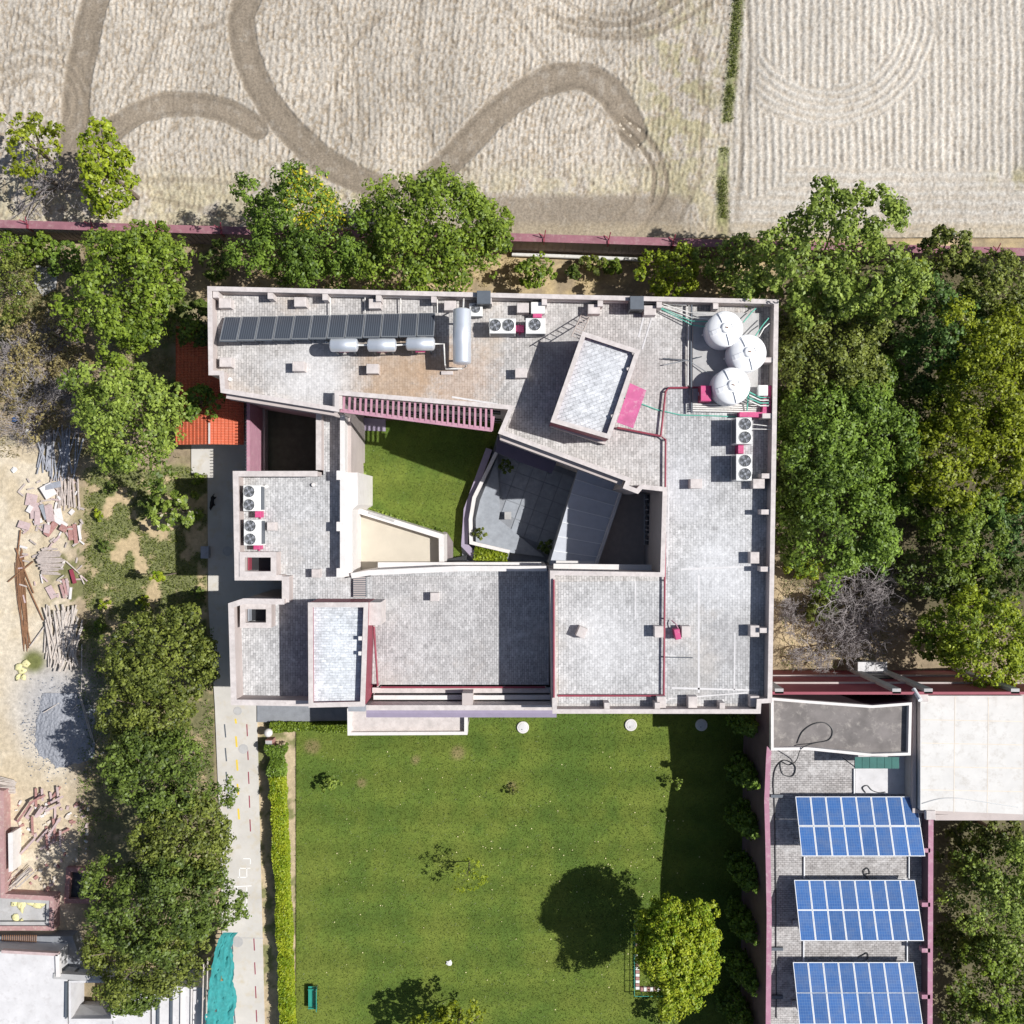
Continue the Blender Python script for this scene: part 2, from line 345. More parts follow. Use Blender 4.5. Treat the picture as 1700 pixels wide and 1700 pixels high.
# ------------------------------------------------------------------ ground, field, lawn, path
def topx(x, y): return 850 + x * F / H, 850 - y * F / H
def lerp3(a, b, t): return a + (np.array(b) - a) * t[..., None]
def ground_col(x, y):
    px, py = topx(x, y)
    n1 = fbm(x * .5, y * .5, 3); n2 = fbm(x * 1.3, y * 1.3, 9); n3 = fbm(x * 4, y * 4, 21, 3)
    C = np.zeros(x.shape + (3,)) + np.array((.30, .235, .155))
    strip = sm(392, 400, py) * (1 - sm(486, 500, py)) * sm(280, 330, px)
    C = lerp3(C, (.50, .385, .215), strip * sm(.3, .55, n2) * .9)
    scrub = (1 - sm(300, 345, px)) * sm(388, 400, py) * (1 - sm(740, 775, py))
    C = lerp3(C, (.30, .235, .155), scrub)
    C = lerp3(C, (.13, .15, .05), scrub * sm(.46, .62, n1) * .9)
    C = lerp3(C, (.45, .36, .24), scrub * sm(.5, .7, n2) * .7)
    yard = (1 - sm(95, 150, px + 40 * (n1 - .5))) * sm(700, 760, py + 50 * (n2 - .5))
    C = lerp3(C, (.53, .44, .31), yard)
    C = lerp3(C, (.62, .54, .42), yard * sm(.45, .65, n1) * .8)
    gar = sm(118, 158, px + 46 * (n2 - .5)) * (1 - sm(340, 348, px)) * sm(770, 785, py + 30 * (n1 - .5)) * (1 - sm(1020, 1180, py))
    C = lerp3(C, (.50, .385, .23), gar)
    C = lerp3(C, (.15, .175, .065), gar * sm(.42, .52, n1 * .55 + n2 * .45) * .9)
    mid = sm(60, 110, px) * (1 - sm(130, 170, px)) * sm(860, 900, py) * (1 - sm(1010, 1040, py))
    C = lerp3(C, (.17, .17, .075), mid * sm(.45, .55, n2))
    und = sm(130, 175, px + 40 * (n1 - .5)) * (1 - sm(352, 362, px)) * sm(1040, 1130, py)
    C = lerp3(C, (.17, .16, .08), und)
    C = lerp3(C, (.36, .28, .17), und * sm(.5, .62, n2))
    dust = np.exp(-(((px - 90) / 70) ** 2 + ((py - 1170) / 85) ** 2) ** 1.5)
    C = lerp3(C, (.40, .39, .39), dust * .95)
    gpt = (1 - sm(10, 26, np.hypot(px - 55, py - 1098)))
    C = lerp3(C, (.16, .17, .06), gpt)
    edge = sm(356, 366, px) * (1 - sm(490, 495, px)) * sm(1160, 1190, py)
    C = lerp3(C, (.50, .40, .26), edge * .8); C = lerp3(C, (.14, .16, .05), edge * sm(.5, .62, n2) * .8)
    est = sm(1285, 1300, px) * sm(930, 960, py) * (1 - sm(1090, 1130, py)) * (1 - sm(1380, 1480, px))
    C = lerp3(C, (.50, .39, .24), est * .9)
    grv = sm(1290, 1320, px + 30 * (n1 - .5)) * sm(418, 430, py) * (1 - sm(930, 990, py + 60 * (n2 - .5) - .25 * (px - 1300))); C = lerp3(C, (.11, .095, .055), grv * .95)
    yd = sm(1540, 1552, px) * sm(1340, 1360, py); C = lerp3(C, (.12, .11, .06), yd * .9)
    nth = 1 - sm(365, 380, py)
    C = lerp3(C, (.55, .48, .38), nth)
    return C * (0.82 + .36 * n3)[..., None]
def ground_z(x, y):
    px, py = topx(x, y)
    b = (np.abs(x) < 34) & (py > 400)
    return np.where(b, .05 * (fbm(x * 1.2, y * 1.2, 5) - .5) + .03 * (vn(x * 5, y * 5, 2) - .5), 0) - .06
gx = np.concatenate([[-700, -300, -120, -60], np.arange(-37, -8, .16), np.arange(-8, 37, .7), [60, 120, 300, 700]])
gy = np.concatenate([[-700, -300, -120, -60], np.arange(-37, 19, .17), np.arange(19, 37, 1.5), [60, 120, 300, 700]])
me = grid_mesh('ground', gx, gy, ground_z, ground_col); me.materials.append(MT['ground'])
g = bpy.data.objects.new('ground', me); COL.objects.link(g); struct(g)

TR = [([(168, -80), (158, 0), (134, 110), (124, 200), (118, 300)], 24), ([(470, -120), (425, -30), (402, 35), (415, 110), (452, 180), (505, 240), (560, 283), (640, 318)], 24),
      ([(120, 290), (185, 218), (245, 183), (310, 172), (372, 184), (425, 212)], 21),
      ([(690, 322), (745, 270), (800, 212), (850, 168), (900, 138), (955, 126), (1005, 148), (1040, 195), (1050, 220)], 25)]
TR = [(curve(p, 6), w) for p, w in TR]
TYRE = [[(1035, 195), (1078, 232), (1103, 280), (1106, 315), (1092, 345)], [(1028, 205), (1068, 250), (1086, 290), (1080, 335)],
        [(925, 45), (990, 62), (1055, 62), (1110, 45), (1175, 5), (1200, -30)], [(960, 30), (1030, 42), (1090, 25), (1140, -10)], [(890, 15), (960, 40), (1040, 38), (1120, 2)],
        [(0, 118), (60, 98), (110, 112), (140, 160), (148, 220)], [(0, 150), (50, 125), (95, 140), (112, 190)], [(540, -20), (575, 60), (595, 160), (598, 250)],
        [(215, 300), (330, 300), (430, 312), (520, 330)], [(1238, -30), (1246, 80), (1234, 200), (1222, 360)], [(300, -20), (250, 90), (190, 170)], [(640, 20), (560, 120), (580, 240)]]
def ringarc(cx, cy, r, a0, a1, e=1.0): return [(cx + r * math.cos(math.radians(a)), cy + e * r * math.sin(math.radians(a))) for a in np.linspace(a0, a1, 14)]
TYRE = [curve(p, 6) for p in TYRE] + [ringarc(60, 175, 48, 170, 400), ringarc(60, 172, 66, 180, 390), ringarc(58, 170, 92, 200, 380), ringarc(320, -40, 90, 20, 150), ringarc(1020, -70, 150, 30, 140, .85), ringarc(1010, -60, 108, 20, 150, .8), ringarc(985, 300, 112, 290, 420), ringarc(970, 290, 90, 300, 430), ringarc(940, 150, 70, 20, 95), [(1150, 60), (1170, 180), (1160, 300), (1130, 360)], [(835, 0), (880, 60), (915, 112)], [(700, 0), (690, 120), (720, 250)], [(20, 20), (70, 60), (120, 90)], [(250, 330), (330, 345), (410, 372)]]
DIV = curve([(1230, -40), (1222, 40), (1214, 130), (1207, 190), (1200, 260), (1199, 365)], 6)
def field_fields(x, y):
    px, py = topx(x, y)
    n1 = fbm(x * .25, y * .25, 31); n2 = fbm(x * 1.1, y * 1.1, 41); cl = .22 * fbm(x * 3.4 + 1.2 * n2, y * 2.0, 51, 2) + .78 * fbm(x * 6.8, y * 4.8, 57, 2); fine = vn(x * 9, y * 9, 61)
    dm = np.full(px.shape, 1e9)
    for p, w in TR: dm = np.minimum(dm, dline(px + 5 * (n2 - .5), py + 5 * (n2 - .5), p) / (w * (1 + .28 * (fbm(x * .7, y * .7, 91, 3) - .5))))
    track = 1 - sm(.88, 1.06, dm)
    bot = sm(318, 332, py + 8 * (n2 - .5)) * sm(740, 800, px) * (1 - sm(1110, 1160, px))
    track = np.maximum(track, bot * .9)
    lip = np.exp(-((dm - 1.08) / .07) ** 2)
    ty = np.zeros(px.shape)
    for k, p in enumerate(TYRE):
        d = dline(px + 3 * (n2 - .5), py, p); ty = np.maximum(ty, (1 - sm(2.5, 5.5, d)) * (1 if k < 2 else (.75 if k < 5 else .5)))
    divx = np.interp(py, [q[1] for q in DIV], [q[0] for q in DIV])
    right = sm(6, 14, px - divx)
    wl = 26 * (fbm(x * .12, y * .12, 71, 2) - .5)
    phl = (px + .10 * py + wl * (1.5 + py / 300)) / 9.5
    phr = (px + 5 * (fbm(x * .3, y * .3, 81, 2) - .5)) / 12.6
    R = np.hypot((px - 1372), (py - 30) * 1.0); R = R + 10 * (n1 - .5); arc = sm(112, 126, R + 26 * (n2 - .5)) * (1 - sm(180, 192, R + 26 * (n2 - .5))) * sm(1250, 1262, px + 40 * (n2 - .5)) * sm(-60, -40, py)
    hor = sm(268, 282, py - .03 * (px - 1300) + 34 * (n2 - .5) - 60 * np.exp(-((px - 1255) / 45) ** 2))
    ph = np.where(right > .5, np.where(hor > .5, py / 15.5 + .4 * n2, np.where(arc > .5, R / 12.6, phr)), phl)
    rid = .5 + .5 * np.cos(2 * np.pi * ph)
    amp = np.where(right > .5, .075, .042)
    rough = np.where(right > .5, .09, .17)
    mead = sm(250, 330, py) * (1 - right) * (1 - track)
    z = amp * rid * (.6 + .8 * n2) * (1 - .6 * mead) + rough * (cl - .5) * 1.1 + .045 * (fine - .5)
    z = z * (1 - track) + track * (-.045 + .02 * (fine - .5) + .03 * (cl - .5)) + .06 * lip * cl - .07 * ty
    return z, track, ty, right, rid, n1, n2, cl, fine, mead, px, py, arc, divx, dm
def field_z(x, y): return field_fields(x, y)[0] + .06
def field_col(x, y):
    z, track, ty, right, rid, n1, n2, cl, fine, mead, px, py, arc, divx, dm_ = field_fields(x, y)
    C = np.zeros(x.shape + (3,)) + np.array((.455, .415, .36))
    C = lerp3(C, (.525, .492, .44), right * .85)
    C = lerp3(C, (.34, .275, .20), sm(.50, .70, (1 - cl) * .65 + fine * .35) * (.92 - .5 * right))
    C = lerp3(C, (.40, .33, .25), (1 - rid) * .42 * (1 - track))
    C = lerp3(C, (.44, .385, .24), mead * sm(.35, .6, n2) * .6)
    ol = np.exp(-(((px - 1130) / 75) ** 2 + ((py - 150) / 190) ** 2) ** 2) + np.exp(-(((px - 1690) / 40) ** 2 + ((py - 295) / 18) ** 2))
    C = lerp3(C, (.335, .30, .165), ol * sm(.38, .6, n2) * .75)
    C = lerp3(C, np.array((.262, .215, .162)), track * (.97 - .28 * sm(.55, .75, fbm(x * 2.2, y * 2.2, 131, 4))))
    C = C * (1 - .16 * track * np.exp(-((dm_ - .62) / .16) ** 2) - .10 * track * sm(.5, .7, vn(px / 3.0, py / 9.0, 77)))[..., None]
    C = lerp3(C, (.22, .178, .13), ty * .85)
    C = lerp3(C, (.22, .23, .09), (1 - sm(5, 14, np.abs(px - divx))) * (1 - sm(200, 210, py) * (1 - sm(240, 250, py))) * .8)
    brn = sm(362, 380, py) * .5; C = lerp3(C, (.40, .33, .22), brn)
    st_ = fbm((px + .10 * py) / 26, py / 260, 141, 3); C = C * (1 + (.34 * (st_ - .5)) * (1 - track) * (1 - .5 * right))[..., None]
    C = lerp3(C, (.25, .20, .145), sm(.70, .80, vn(x * 4.6, y * 3.3, 151)) * (1 - track) * (.55 - .3 * right))
    return C * (.82 + .36 * n1)[..., None]
fx = np.concatenate([[-120, -80, -60, -48, -42], np.arange(-36, 36, .075), [42, 48, 60, 80, 120]])
fy = np.concatenate([np.arange(18.2, 35.5, .075), [38, 42, 48, 60, 80, 120]])
def field_zz(x, y):                         # south edge follows the boundary wall
    return field_z(x, y)
me = grid_mesh('ploughed_field', fx, fy, field_zz, field_col)
co = np.zeros(len(me.vertices) * 3, dtype=np.float32); me.vertices.foreach_get('co', co); co = co.reshape(-1, 3)
lim = 19.25 - .0264 * (co[:, 0] + 34); k = np.clip((co[:, 1] - lim) / 1.0, 0, 1)
co[:, 2] = np.where(co[:, 1] < lim, -.3, co[:, 2])
me.vertices.foreach_set('co', co.ravel()); me.materials.append(MT['soil']); me.update()
fo = bpy.data.objects.new('ploughed_field', me); COL.objects.link(fo); struct(fo)

def lawn_col(x, y):
    px, py = topx(x, y); n1 = fbm(x * .22, y * .22, 101); n2 = fbm(x * .9, y * .9, 111); n3 = fbm(x * 5, y * 5, 121, 3)
    C = np.zeros(x.shape + (3,)) + np.array((.122, .168, .029))
    C = lerp3(C, (.052, .108, .022), sm(.42, .70, n1 * .6 + n2 * .4) * .5)
    C = lerp3(C, (.160, .190, .036), sm(.44, .72, 1 - n1 * .55 - n2 * .45) * .75)
    for (bx, by, br) in ((518, 1240, 14), (850, 1307, 10), (760, 1250, 12), (690, 1262, 9), (600, 1300, 8)):
        C = lerp3(C, (.26, .20, .10), (1 - sm(br * .4, br * 1.2, np.hypot(px - bx, py - by) + 8 * (n2 - .5))) * .75)
    mow = .5 + .5 * np.tanh(3 * np.sin(py / 9.5 + 1.2 * n1)); C = C * (1 + .13 * (mow - .5))[..., None]
    return C * (.84 + .32 * n3)[..., None]
def grass_patch(name, poly, zf, label_kind=True, step=.16, z0=.03):
    xs = [p[0] for p in poly]; ys = [p[1] for p in poly]
    XX = np.arange(min(xs), max(xs) + step, step); YY = np.arange(min(ys), max(ys) + step, step)
    me = grid_mesh(name, XX, YY, lambda x, y: z0 + .03 * (fbm(x * 6, y * 6, 7, 2) - .5), lawn_col)
    me.materials.append(MT['lawn']); o = bpy.data.objects.new(name, me); COL.objects.link(o); return struct(o)
lx0, ly0 = X2((492, 1740)); lx1, ly1 = X2((1245, 1130))
grass_patch('lawn', [(lx0, ly0), (lx1, ly1)], None)
cx0, cy0 = X2((592, 950)); cx1, cy1 = X2((850, 700))
grass_patch('courtyard_lawn', [(cx0, cy0), (cx1, cy1)], None)
# grass blades over both lawns (nobody could count them)
def blades(name, regions, n, hgt=.07, cols=((.10, .146, .023), (.15, .188, .035)), z0=.03, wdt=.05):
    V = []; Cc = []
    for (x0, y0, x1, y1, w) in regions:
        k = int(n * w); p = np.stack([RNG.uniform(x0, x1, k), RNG.uniform(y0, y1, k), np.full(k, z0)], -1)
        a = RNG.uniform(0, 2 * np.pi, k); l = wdt * RNG.uniform(.6, 1.5, k); hh = hgt * RNG.uniform(.5, 1.4, k)
        d = np.stack([np.cos(a), np.sin(a), 0 * a], -1)
        t = p + np.stack([RNG.normal(0, .06, k), RNG.normal(0, .06, k), hh], -1)
        V.append(np.stack([p - d * l[:, None] / 2, p + d * l[:, None] / 2, t], 1))
        f = RNG.uniform(0, 1, k)[:, None] * .8 + .2 * fbm(p[:, 0] * .5, p[:, 1] * .5, 3)[:, None]
        c = np.array(cols[0]) * (1 - f) + np.array(cols[1]) * f; Cc.append(np.repeat(c[:, None], 3, 1))
    V = np.concatenate(V).reshape(-1, 3); Cc = np.concatenate(Cc).reshape(-1, 3)
    me = fast_mesh(name, V, np.arange(len(V)).reshape(-1, 3), 3, Cc); me.materials.append(MT['leaf'])
    o = bpy.data.objects.new(name, me); COL.objects.link(o); return stuff(o)
tag(blades('lawn_grass', [(lx0, ly0, lx1, ly1, .9), (cx0, cy0, cx1, cy1, .1)], 80000), 'short mown grass blades covering the lawns', 'grass')
k = 170; fl = MB()
for i in range(k):
    u = random.random() ** 1.4; qx = 1120 - 560 * u + random.gauss(0, 30); qy = random.gauss(1440, 110)
    if not (505 < qx < 1180 and 1230 < qy < 1690): continue
    x, y = X2((qx, qy)); s = random.uniform(.035, .075); a = random.random() * 6
    fl.box((x, y, .085), (s, s * .8, .012), a)
tag(stuff(fl.build('fallen_petals', MT['sack'])), 'pale yellow petals and litter scattered on the lawn', 'petals')

pp = [(318, 736), (470, 736), (470, 1196), (427, 1196), (432, 1400), (441, 1760), (374, 1760), (366, 1400), (357, 1170), (346, 1000), (345, 788), (318, 787)]
path = struct(MB().prism([X2(p) for p in pp], -.2, .05).build('garden_path', MT['path']))
def mark(p, q, wpx, m, z=.055):
    a, b = Vector(X2(p)), Vector(X2(q)); MB().wall([tuple(a), tuple(b)], M_(wpx), z - .003, z).build('painted_line', m, path)
for i in range(13):
    y = 1202 + i * 39.5
    if 1385 < y < 1545: continue
    dx = (y - 1200) * .033
    mark((373 + dx, y), (375 + dx, y + 22), 2.2, MT['dkgrey'])
    mark((410 + dx, y), (411 + dx, y + 20), 1.8, MT['maroon'])
for i, y in enumerate((1193, 1222, 1261, 1301, 1342)):
    mark((391 + (y - 1193) * .033, y), (392.5 + (y - 1193) * .033, y + (8 if i == 0 else 18)), 3, MT['yellow'])
hs = [((404, 1425), (416, 1425)), ((416, 1425), (416, 1434)), ((398, 1441), (416, 1441)), ((410, 1441), (410, 1456)), ((398, 1441), (398, 1456)), ((395, 1456), (410, 1456)),
      ((385, 1472), (418, 1470)), ((394, 1472), (394, 1518)), ((410, 1471), (410, 1518)), ((394, 1487), (410, 1487)), ((394, 1502), (410, 1502)), ((394, 1518), (411, 1518))]
for a, b in hs: mark(a, b, 1.6, MT['whitep'])
mark((381, 1556), (438, 1557), 1.2, MT['concrete'])
for (x, y, r) in ((378, 915, 8), (381, 1310, 8), (404.5, 1243, 8), (395, 1180, 7), (395, 1563, 9)):
    c = X2((x, y)); rr = M_(r)
    MB().lathe((c[0], c[1], .05), [(rr, -.02), (rr, .012), (rr * .9, .016), (rr * .88, .008), (0.01, .01)], 24).build('manhole_cover', MT['concrete'], path)
# planting-bed soil round the hedge
for i, (x, y) in enumerate(((868, 1207), (1047, 1203), (1164, 1203))):
    c = X2((x, y)); e = empty('inspection_chamber', (c[0], c[1], .03), ['round white chamber cover on the lawn below the lavender ledge', 'round white chamber cover on the sunlit lawn between the two others', 'round white chamber cover lying in the shade of the building'][i], 'manhole', 'white chamber covers along the lawn edge')
    MB().lathe((c[0], c[1], .03), [(.40, -.1), (.40, .10), (.37, .13), (.31, .13), (.30, .11), (.05, .11)], 32).build('rim', MT['white'], e)
    MB().lathe((c[0], c[1], .13), [(.29, -.01), (.29, .025), (.26, .04), (.04, .045)], 32).build('lid', MT['whitechalk'], e)
    MB().box((c[0] - .06, c[1] - .12, .19), (.05, .05, .03)).build('handle', MT['dkgrey'], e)
# ------------------------------------------------------------------ main building
ZT, ZD = 9.5, 8.5
bld = empty('school_building', (0, 0, 0), 'large courtyard building with pale pink parapets and whitewashed paved roofs', 'building')
MAIN = [(345, 476), (1292, 498), (1281, 1166), (1263, 1167), (1262, 1184), (918, 1184), (914, 948), (1097, 951), (1101, 815), (1066, 811), (1059, 819), (1035, 810), (1040, 798), (828, 719), (845, 679), (562, 655), (562, 683), (367, 651), (365, 622), (347, 622)]
PM = ccw([X2(p, ZT) for p in MAIN])
MB().ring(PM, .20, -.3, ZT - .06).build('outer_wall', MT['stone'], bld)
MB().ring(offset(PM, -.03), .26, ZT - .06, ZT).build('coping', MT['cope'], bld)
dk = MB().prism(offset(PM, .10), ZD - .3, ZD).build('roof_deck', MT['paver_n'], bld)
# east and south wings have greyer pavers
ed = [X2(p, ZD) for p in [(1107, 640), (1268, 640), (1268, 1158), (1250, 1160), (1250, 1168), (928, 1168), (926, 966), (1104, 964)]]
MB().prism(ed, ZD - .05, ZD + .012).build('roof_deck', MT['paver'], bld)
# whitewash seams on the deck
for a, b, w in (((1115, 1142), (1260, 1146), 3), ((1160, 955), (1160, 1150), 3), ((1220, 1050), (1219, 1145), 2.4), ((1130, 945), (1258, 940), 3), ((1110, 800), (1108, 940), 2), ((1070, 520), (1060, 560), 3), ((1082, 528), (1066, 580), 2.5), ((1055, 965), (1055, 1028), 2.5), ((750, 659), (826, 671), 3), ((1110, 1160), (1240, 1150), 2)):
    MB().wall([X2(a, ZD), X2(b, ZD)], M_(w, ZD), ZD - .01, ZD + .018).build('lime_seam', MT['whitechalk'], bld)
# raised fillets and small piers along the parapets
def pier(px, py, w=.28, d=.5, z0=ZD, z1=ZT - .1, rz=0):
    c = X2((px, py), ZT); MB().box((c[0], c[1], (z0 + z1) / 2), (w, d, z1 - z0), rz).build('parapet_pier', MT['cope'], bld)
for x in (357, 448, 539, 628, 720, 812, 904, 997, 1095, 1189): pier(x, 487 + (x - 345) * .0225, .3, .42)
for y in (597, 690, 790, 850, 945, 1047): pier(1277 - (y - 500) * .012, y, .55, .28)
for x in (1008, 1092, 1200): pier(x, 1174, .3, .45)
# column stubs standing on the roof
def stub(x, y, wx=20, wy=16, zd=ZD, h=.66, rz=0):
    zt = zd + h; c = X2((x, y), zt); MB().bbox((c[0], c[1], zd + h / 2), (M_(wx, zt), M_(wy, zt), h), rz, .02).build('column_stub', MT['cope'], bld)
for x, y in ((373, 503), (498, 501), (622, 504), (747, 507), (374, 601), (495, 608), (618, 612), (868, 511), (986, 513), (1079, 515), (865, 619), (1156, 803), (1260, 803)): stub(x, y)
for x, y in ((1253, 926), (1253, 1048), (1139, 1049), (1094, 1049), (1098, 1166), (1150, 1166), (1253, 1165)): stub(x, y, 15, 19)
stub(966, 1050, 15, 17, rz=-.4)
stub(742, 619, 20, 6, h=.12)
stub(560, 667, 15, 24, h=.9)
# low kerb along the skewed courtyard edge
# stair tower (rotated) ------------------------------------------------
TZ = 11.3
tw = [X2(p, TZ) for p in [(967.6, 551), (1062, 582), (1012, 728), (915, 700)]]
tw = ccw(tw)
st = MB().ring(tw, .18, ZD - .1, TZ - .05).build('stair_tower', MT['maroon'], bld)
MB().ring(offset(tw, -.03), .25, TZ - .05, TZ).build('tower_coping', MT['cope'], st)
MB().prism(offset(tw, .09), TZ - .6, TZ - .36).build('tower_roof', MT['paver_t'], st)
lc = offset(tw, -.30)
sb = [X2(p, 9.0) for p in [(916, 690), (1008, 724), (1005, 738), (914, 708)]]
MB().prism(sb, ZD, 9.0).build('tower_plinth', MT['cope'], st)
tcent = Vector((sum(p[0] for p in tw) / 4, sum(p[1] for p in tw) / 4))
c = [X3((1046, 636), 10.75), X3((1073, 648), 10.5), X3((1051, 711), 10.5), X3((1024, 701), 10.75)]
MB().slab4(c[0], c[3], c[2], c[1], .05).build('door_canopy', MT['pinkroof'], st)
for (a, b) in ((1055, 586), (1046, 612), (1020, 690)):
    q = X2((a - 3, b), TZ); MB().box((q[0], q[1], TZ - .2), (.14, .14, .3), .3).build('tower_block', MT['cope'], st)
# lower western wing and middle court ------------------------------------
ZL, ZP = 5.9, 7.1
LOW = [(390, 784), (527, 784), (527, 668), (567, 676), (567, 958), (608, 956), (612, 946), (916, 946), (916, 1146), (612, 1146), (612, 1168), (385, 1168), (381, 1002), (403, 995), (470, 995), (470, 962), (392, 962)]
PL = ccw([X2(p, ZP) for p in LOW])
MB().prism(offset(PL, .12), ZL - .3, ZL).build('lower_roof_deck', MT['paver'], bld)
md = [X2(p, ZL) for p in [(618, 956), (905, 956), (905, 1132), (622, 1132)]]
MB().prism(md, ZL - .05, ZL + .012).build('court_roof_deck', MT['paver_m'], bld)
def lowwall(pts, zt, t=.26, cm='cope', wm='stone', z0=-.3):
    L = [X2(p, zt) for p in pts]
    w = MB().wall(L, t, z0, zt - .05).build('wing_wall', MT[wm], bld)
    MB().wall(L, t + .07, zt - .05, zt).build('wing_coping', MT[cm], w)
lowwall([(527, 786.5), (391, 786.5), (394, 959), (468, 959)], ZP)
lowwall([(474, 957), (474, 1000)], ZP, .36)
lowwall([(472, 999), (405, 998), (383.5, 1005), (388, 1166), (512, 1168)], 7.5)
lowwall([(529, 670), (529, 780)], 6.9, .25)
lowwall([(568.5, 680), (568.5, 956)], 6.85, .22, 'white', 'white')
lowwall([(583, 956), (612, 951), (762, 944), (908, 944)], 6.5, .25, 'white', 'white')
lowwall([(618, 1146), (914, 1146)], 6.05, .25)
for y in (789, 874, 951):
    q = X2((565, y), 6.85); MB().box((q[0], q[1], 6.3), (.45, .55, 1.15)).build('wall_pier', MT['white'], bld)
# pink inner face kerb of the south-west corner
q = X2((440, 1157), ZL + .5)
for (x, y) in ((450, 874), (524, 952), (721, 991)): stub(x, y, 14, 14, zd=ZL, h=.6)
# light wells in the west wing
def lightwell(x0, y0, x1, y1, zt, wm, label):
    po = [X2(p, zt) for p in ((x0, y0), (x1, y0), (x1, y1), (x0, y1))]
    w = MB().ring(po, .28, ZL - .05, zt - .04).build('light_well', MT['stone'], bld)
    MB().ring(offset(ccw(po), -.02), .32, zt - .04, zt).build('well_coping', MT['cope'], w)
    pi = offset(ccw(po), .30)
    MB().prism(pi, ZL + .005, ZL + .02).build('well_shade_sheet', MT['black'], w)  # black sheet at deck level; the shaft's shade is its colour
    a, b = min(p[0] for p in pi), min(p[1] for p in pi); d = max(p[1] for p in pi)
    MB().box((a + .06, (b + d) / 2, ZL + .35), (.08, d - b - .05, .6)).build('well_lining', MT[wm], w)
lightwell(398, 917, 458, 957, 7.15, 'maroon', '')
lightwell(399, 1003, 450, 1042, 7.0, 'bluestone', '')
# stair box over the western wing
BZ = 8.7
bx = ccw([X2(p, BZ) for p in [(512, 1001), (611, 1001), (605, 1172), (513, 1174)]])
bo = MB().ring(bx, .2, 0, BZ - .05).build('stair_box', MT['maroon'], bld)
MB().ring(offset(bx, -.03), .28, BZ - .05, BZ).build('box_coping', MT['cope'], bo)
MB().prism(offset(bx, .1), BZ - .8, BZ - .48).build('box_roof', MT['paver_b'], bo)
q = [X2(p, 8.2) for p in ((606, 1000), (632, 1000), (632, 1038), (606, 1038))]
MB().prism(q, ZL, 8.2).build('box_wing', MT['cope'], bo)
for (x, y) in ((602, 1060), (602, 1085)):
    q = X2((x, y), BZ); MB().box((q[0] - .1, q[1], BZ - .22), (.3, .22, .36)).build('box_block', MT['white'], bo)
q = X2((592, 1180), 8.2); MB().box((q[0], q[1] + .2, 8.0), (1.0, .5, .3)).build('box_sill', MT['bluestone'], bo)
# grille beside the box
q0 = X2((585, 958), ZL + .4); q1 = X2((607, 992), ZL + .4)
gr = MB().box(((q0[0] + q1[0]) / 2, (q0[1] + q1[1]) / 2, ZL + .1), (q1[0] - q0[0], q0[1] - q1[1], .2)).build('floor_grille', MT['dkgrey'], bld)
for i in range(11):
    y = q1[1] + (q0[1] - q1[1]) * (i + .5) / 11
    MB().box(((q0[0] + q1[0]) / 2, y, ZL + .22), (q1[0] - q0[0] - .06, .055, .05)).build('grille_bar', MT['stone'], gr)
# slot, column and lavender ledge on the south front
sf = [X2(p, 7.4) for p in [(612, 1177), (922, 1177)]]
MB().wall([X2((606, 1175), 7.4), X2((920, 1175), 7.4)], .30, -.3, 7.4).build('front_wall', MT['cope'], bld)
MB().wall([X2((620, 1158), 6.2), X2((914, 1158), 6.2)], .26, 5.5, 6.2).build('front_beam', MT['white'], bld)
MB().wall([X2((617, 1166), 4.6), X2((914, 1166), 4.6)], .2, 3.9, 4.6).build('front_beam', MT['stone'], bld)
q = X2((776, 1165), 7.35); MB().box((q[0], q[1], 3.6), (.62, 1.0, 7.5)).build('front_column', MT['stone'], bld)
le = MB()
for i, (ya, yb, za, zb) in enumerate(((1178, 1184, 7.15, 7.1), (1184, 1191, 7.05, 6.9))):
    le.slab4(X3((608, ya), za), X3((608, yb), zb), X3((924, yb), zb), X3((924, ya), za), .05)
le.build('sun_ledge', MT['lavender'], bld)
# porch roof below
ZQ = 3.9
po = ccw([X2(p, ZQ) for p in [(576, 1150), (776, 1150), (776, 1220), (577, 1221)]])
MB().prism(offset(po, .1), 3.0, 3.55).build('porch_roof', MT['cope'], bld)
MB().ring(po, .2, 2.9, ZQ).build('porch_kerb', MT['white'], bld)
for x in (580, 772):
    q = X2((x, 1216), ZQ); MB().box((q[0], q[1], 1.45), (.2, .2, 2.9)).build('porch_post', MT['stone'], bld)
# plinth strip west of the porch
MB().prism([X2(p, .15) for p in [(427, 1168), (580, 1168), (580, 1196), (427, 1199)]], -.1, .15).build('entrance_plinth', MT['slate'], bld)

# pergola ----------------------------------------------------------------
pz = 9.15
pe = MB().wall([X2((565, 681), pz), X2((817, 713.5), pz)], .22, pz - .25, pz).build('pergola_beam', MT['mauve'], bld)
A0, A1, B0, B1 = [Vector(X2(p, pz)) for p in ((568, 662), (836, 688), (567, 681), (836, 716))]
n = 28
for i in range(n):
    t = (i + .4) / 29.6
    a = A0.lerp(A1, t) + Vector((0, .3)); b = B0.lerp(B1, t)
    w = MB().wall([tuple(a), tuple(b)], .12, pz - .06, pz + .03).build('pergola_slat', MT['mauve'], pe)
MB().wall([X2((819, 691), pz), X2((816, 715), pz)], .16, pz - .25, pz + .02).build('pergola_beam', MT['mauve'], bld)
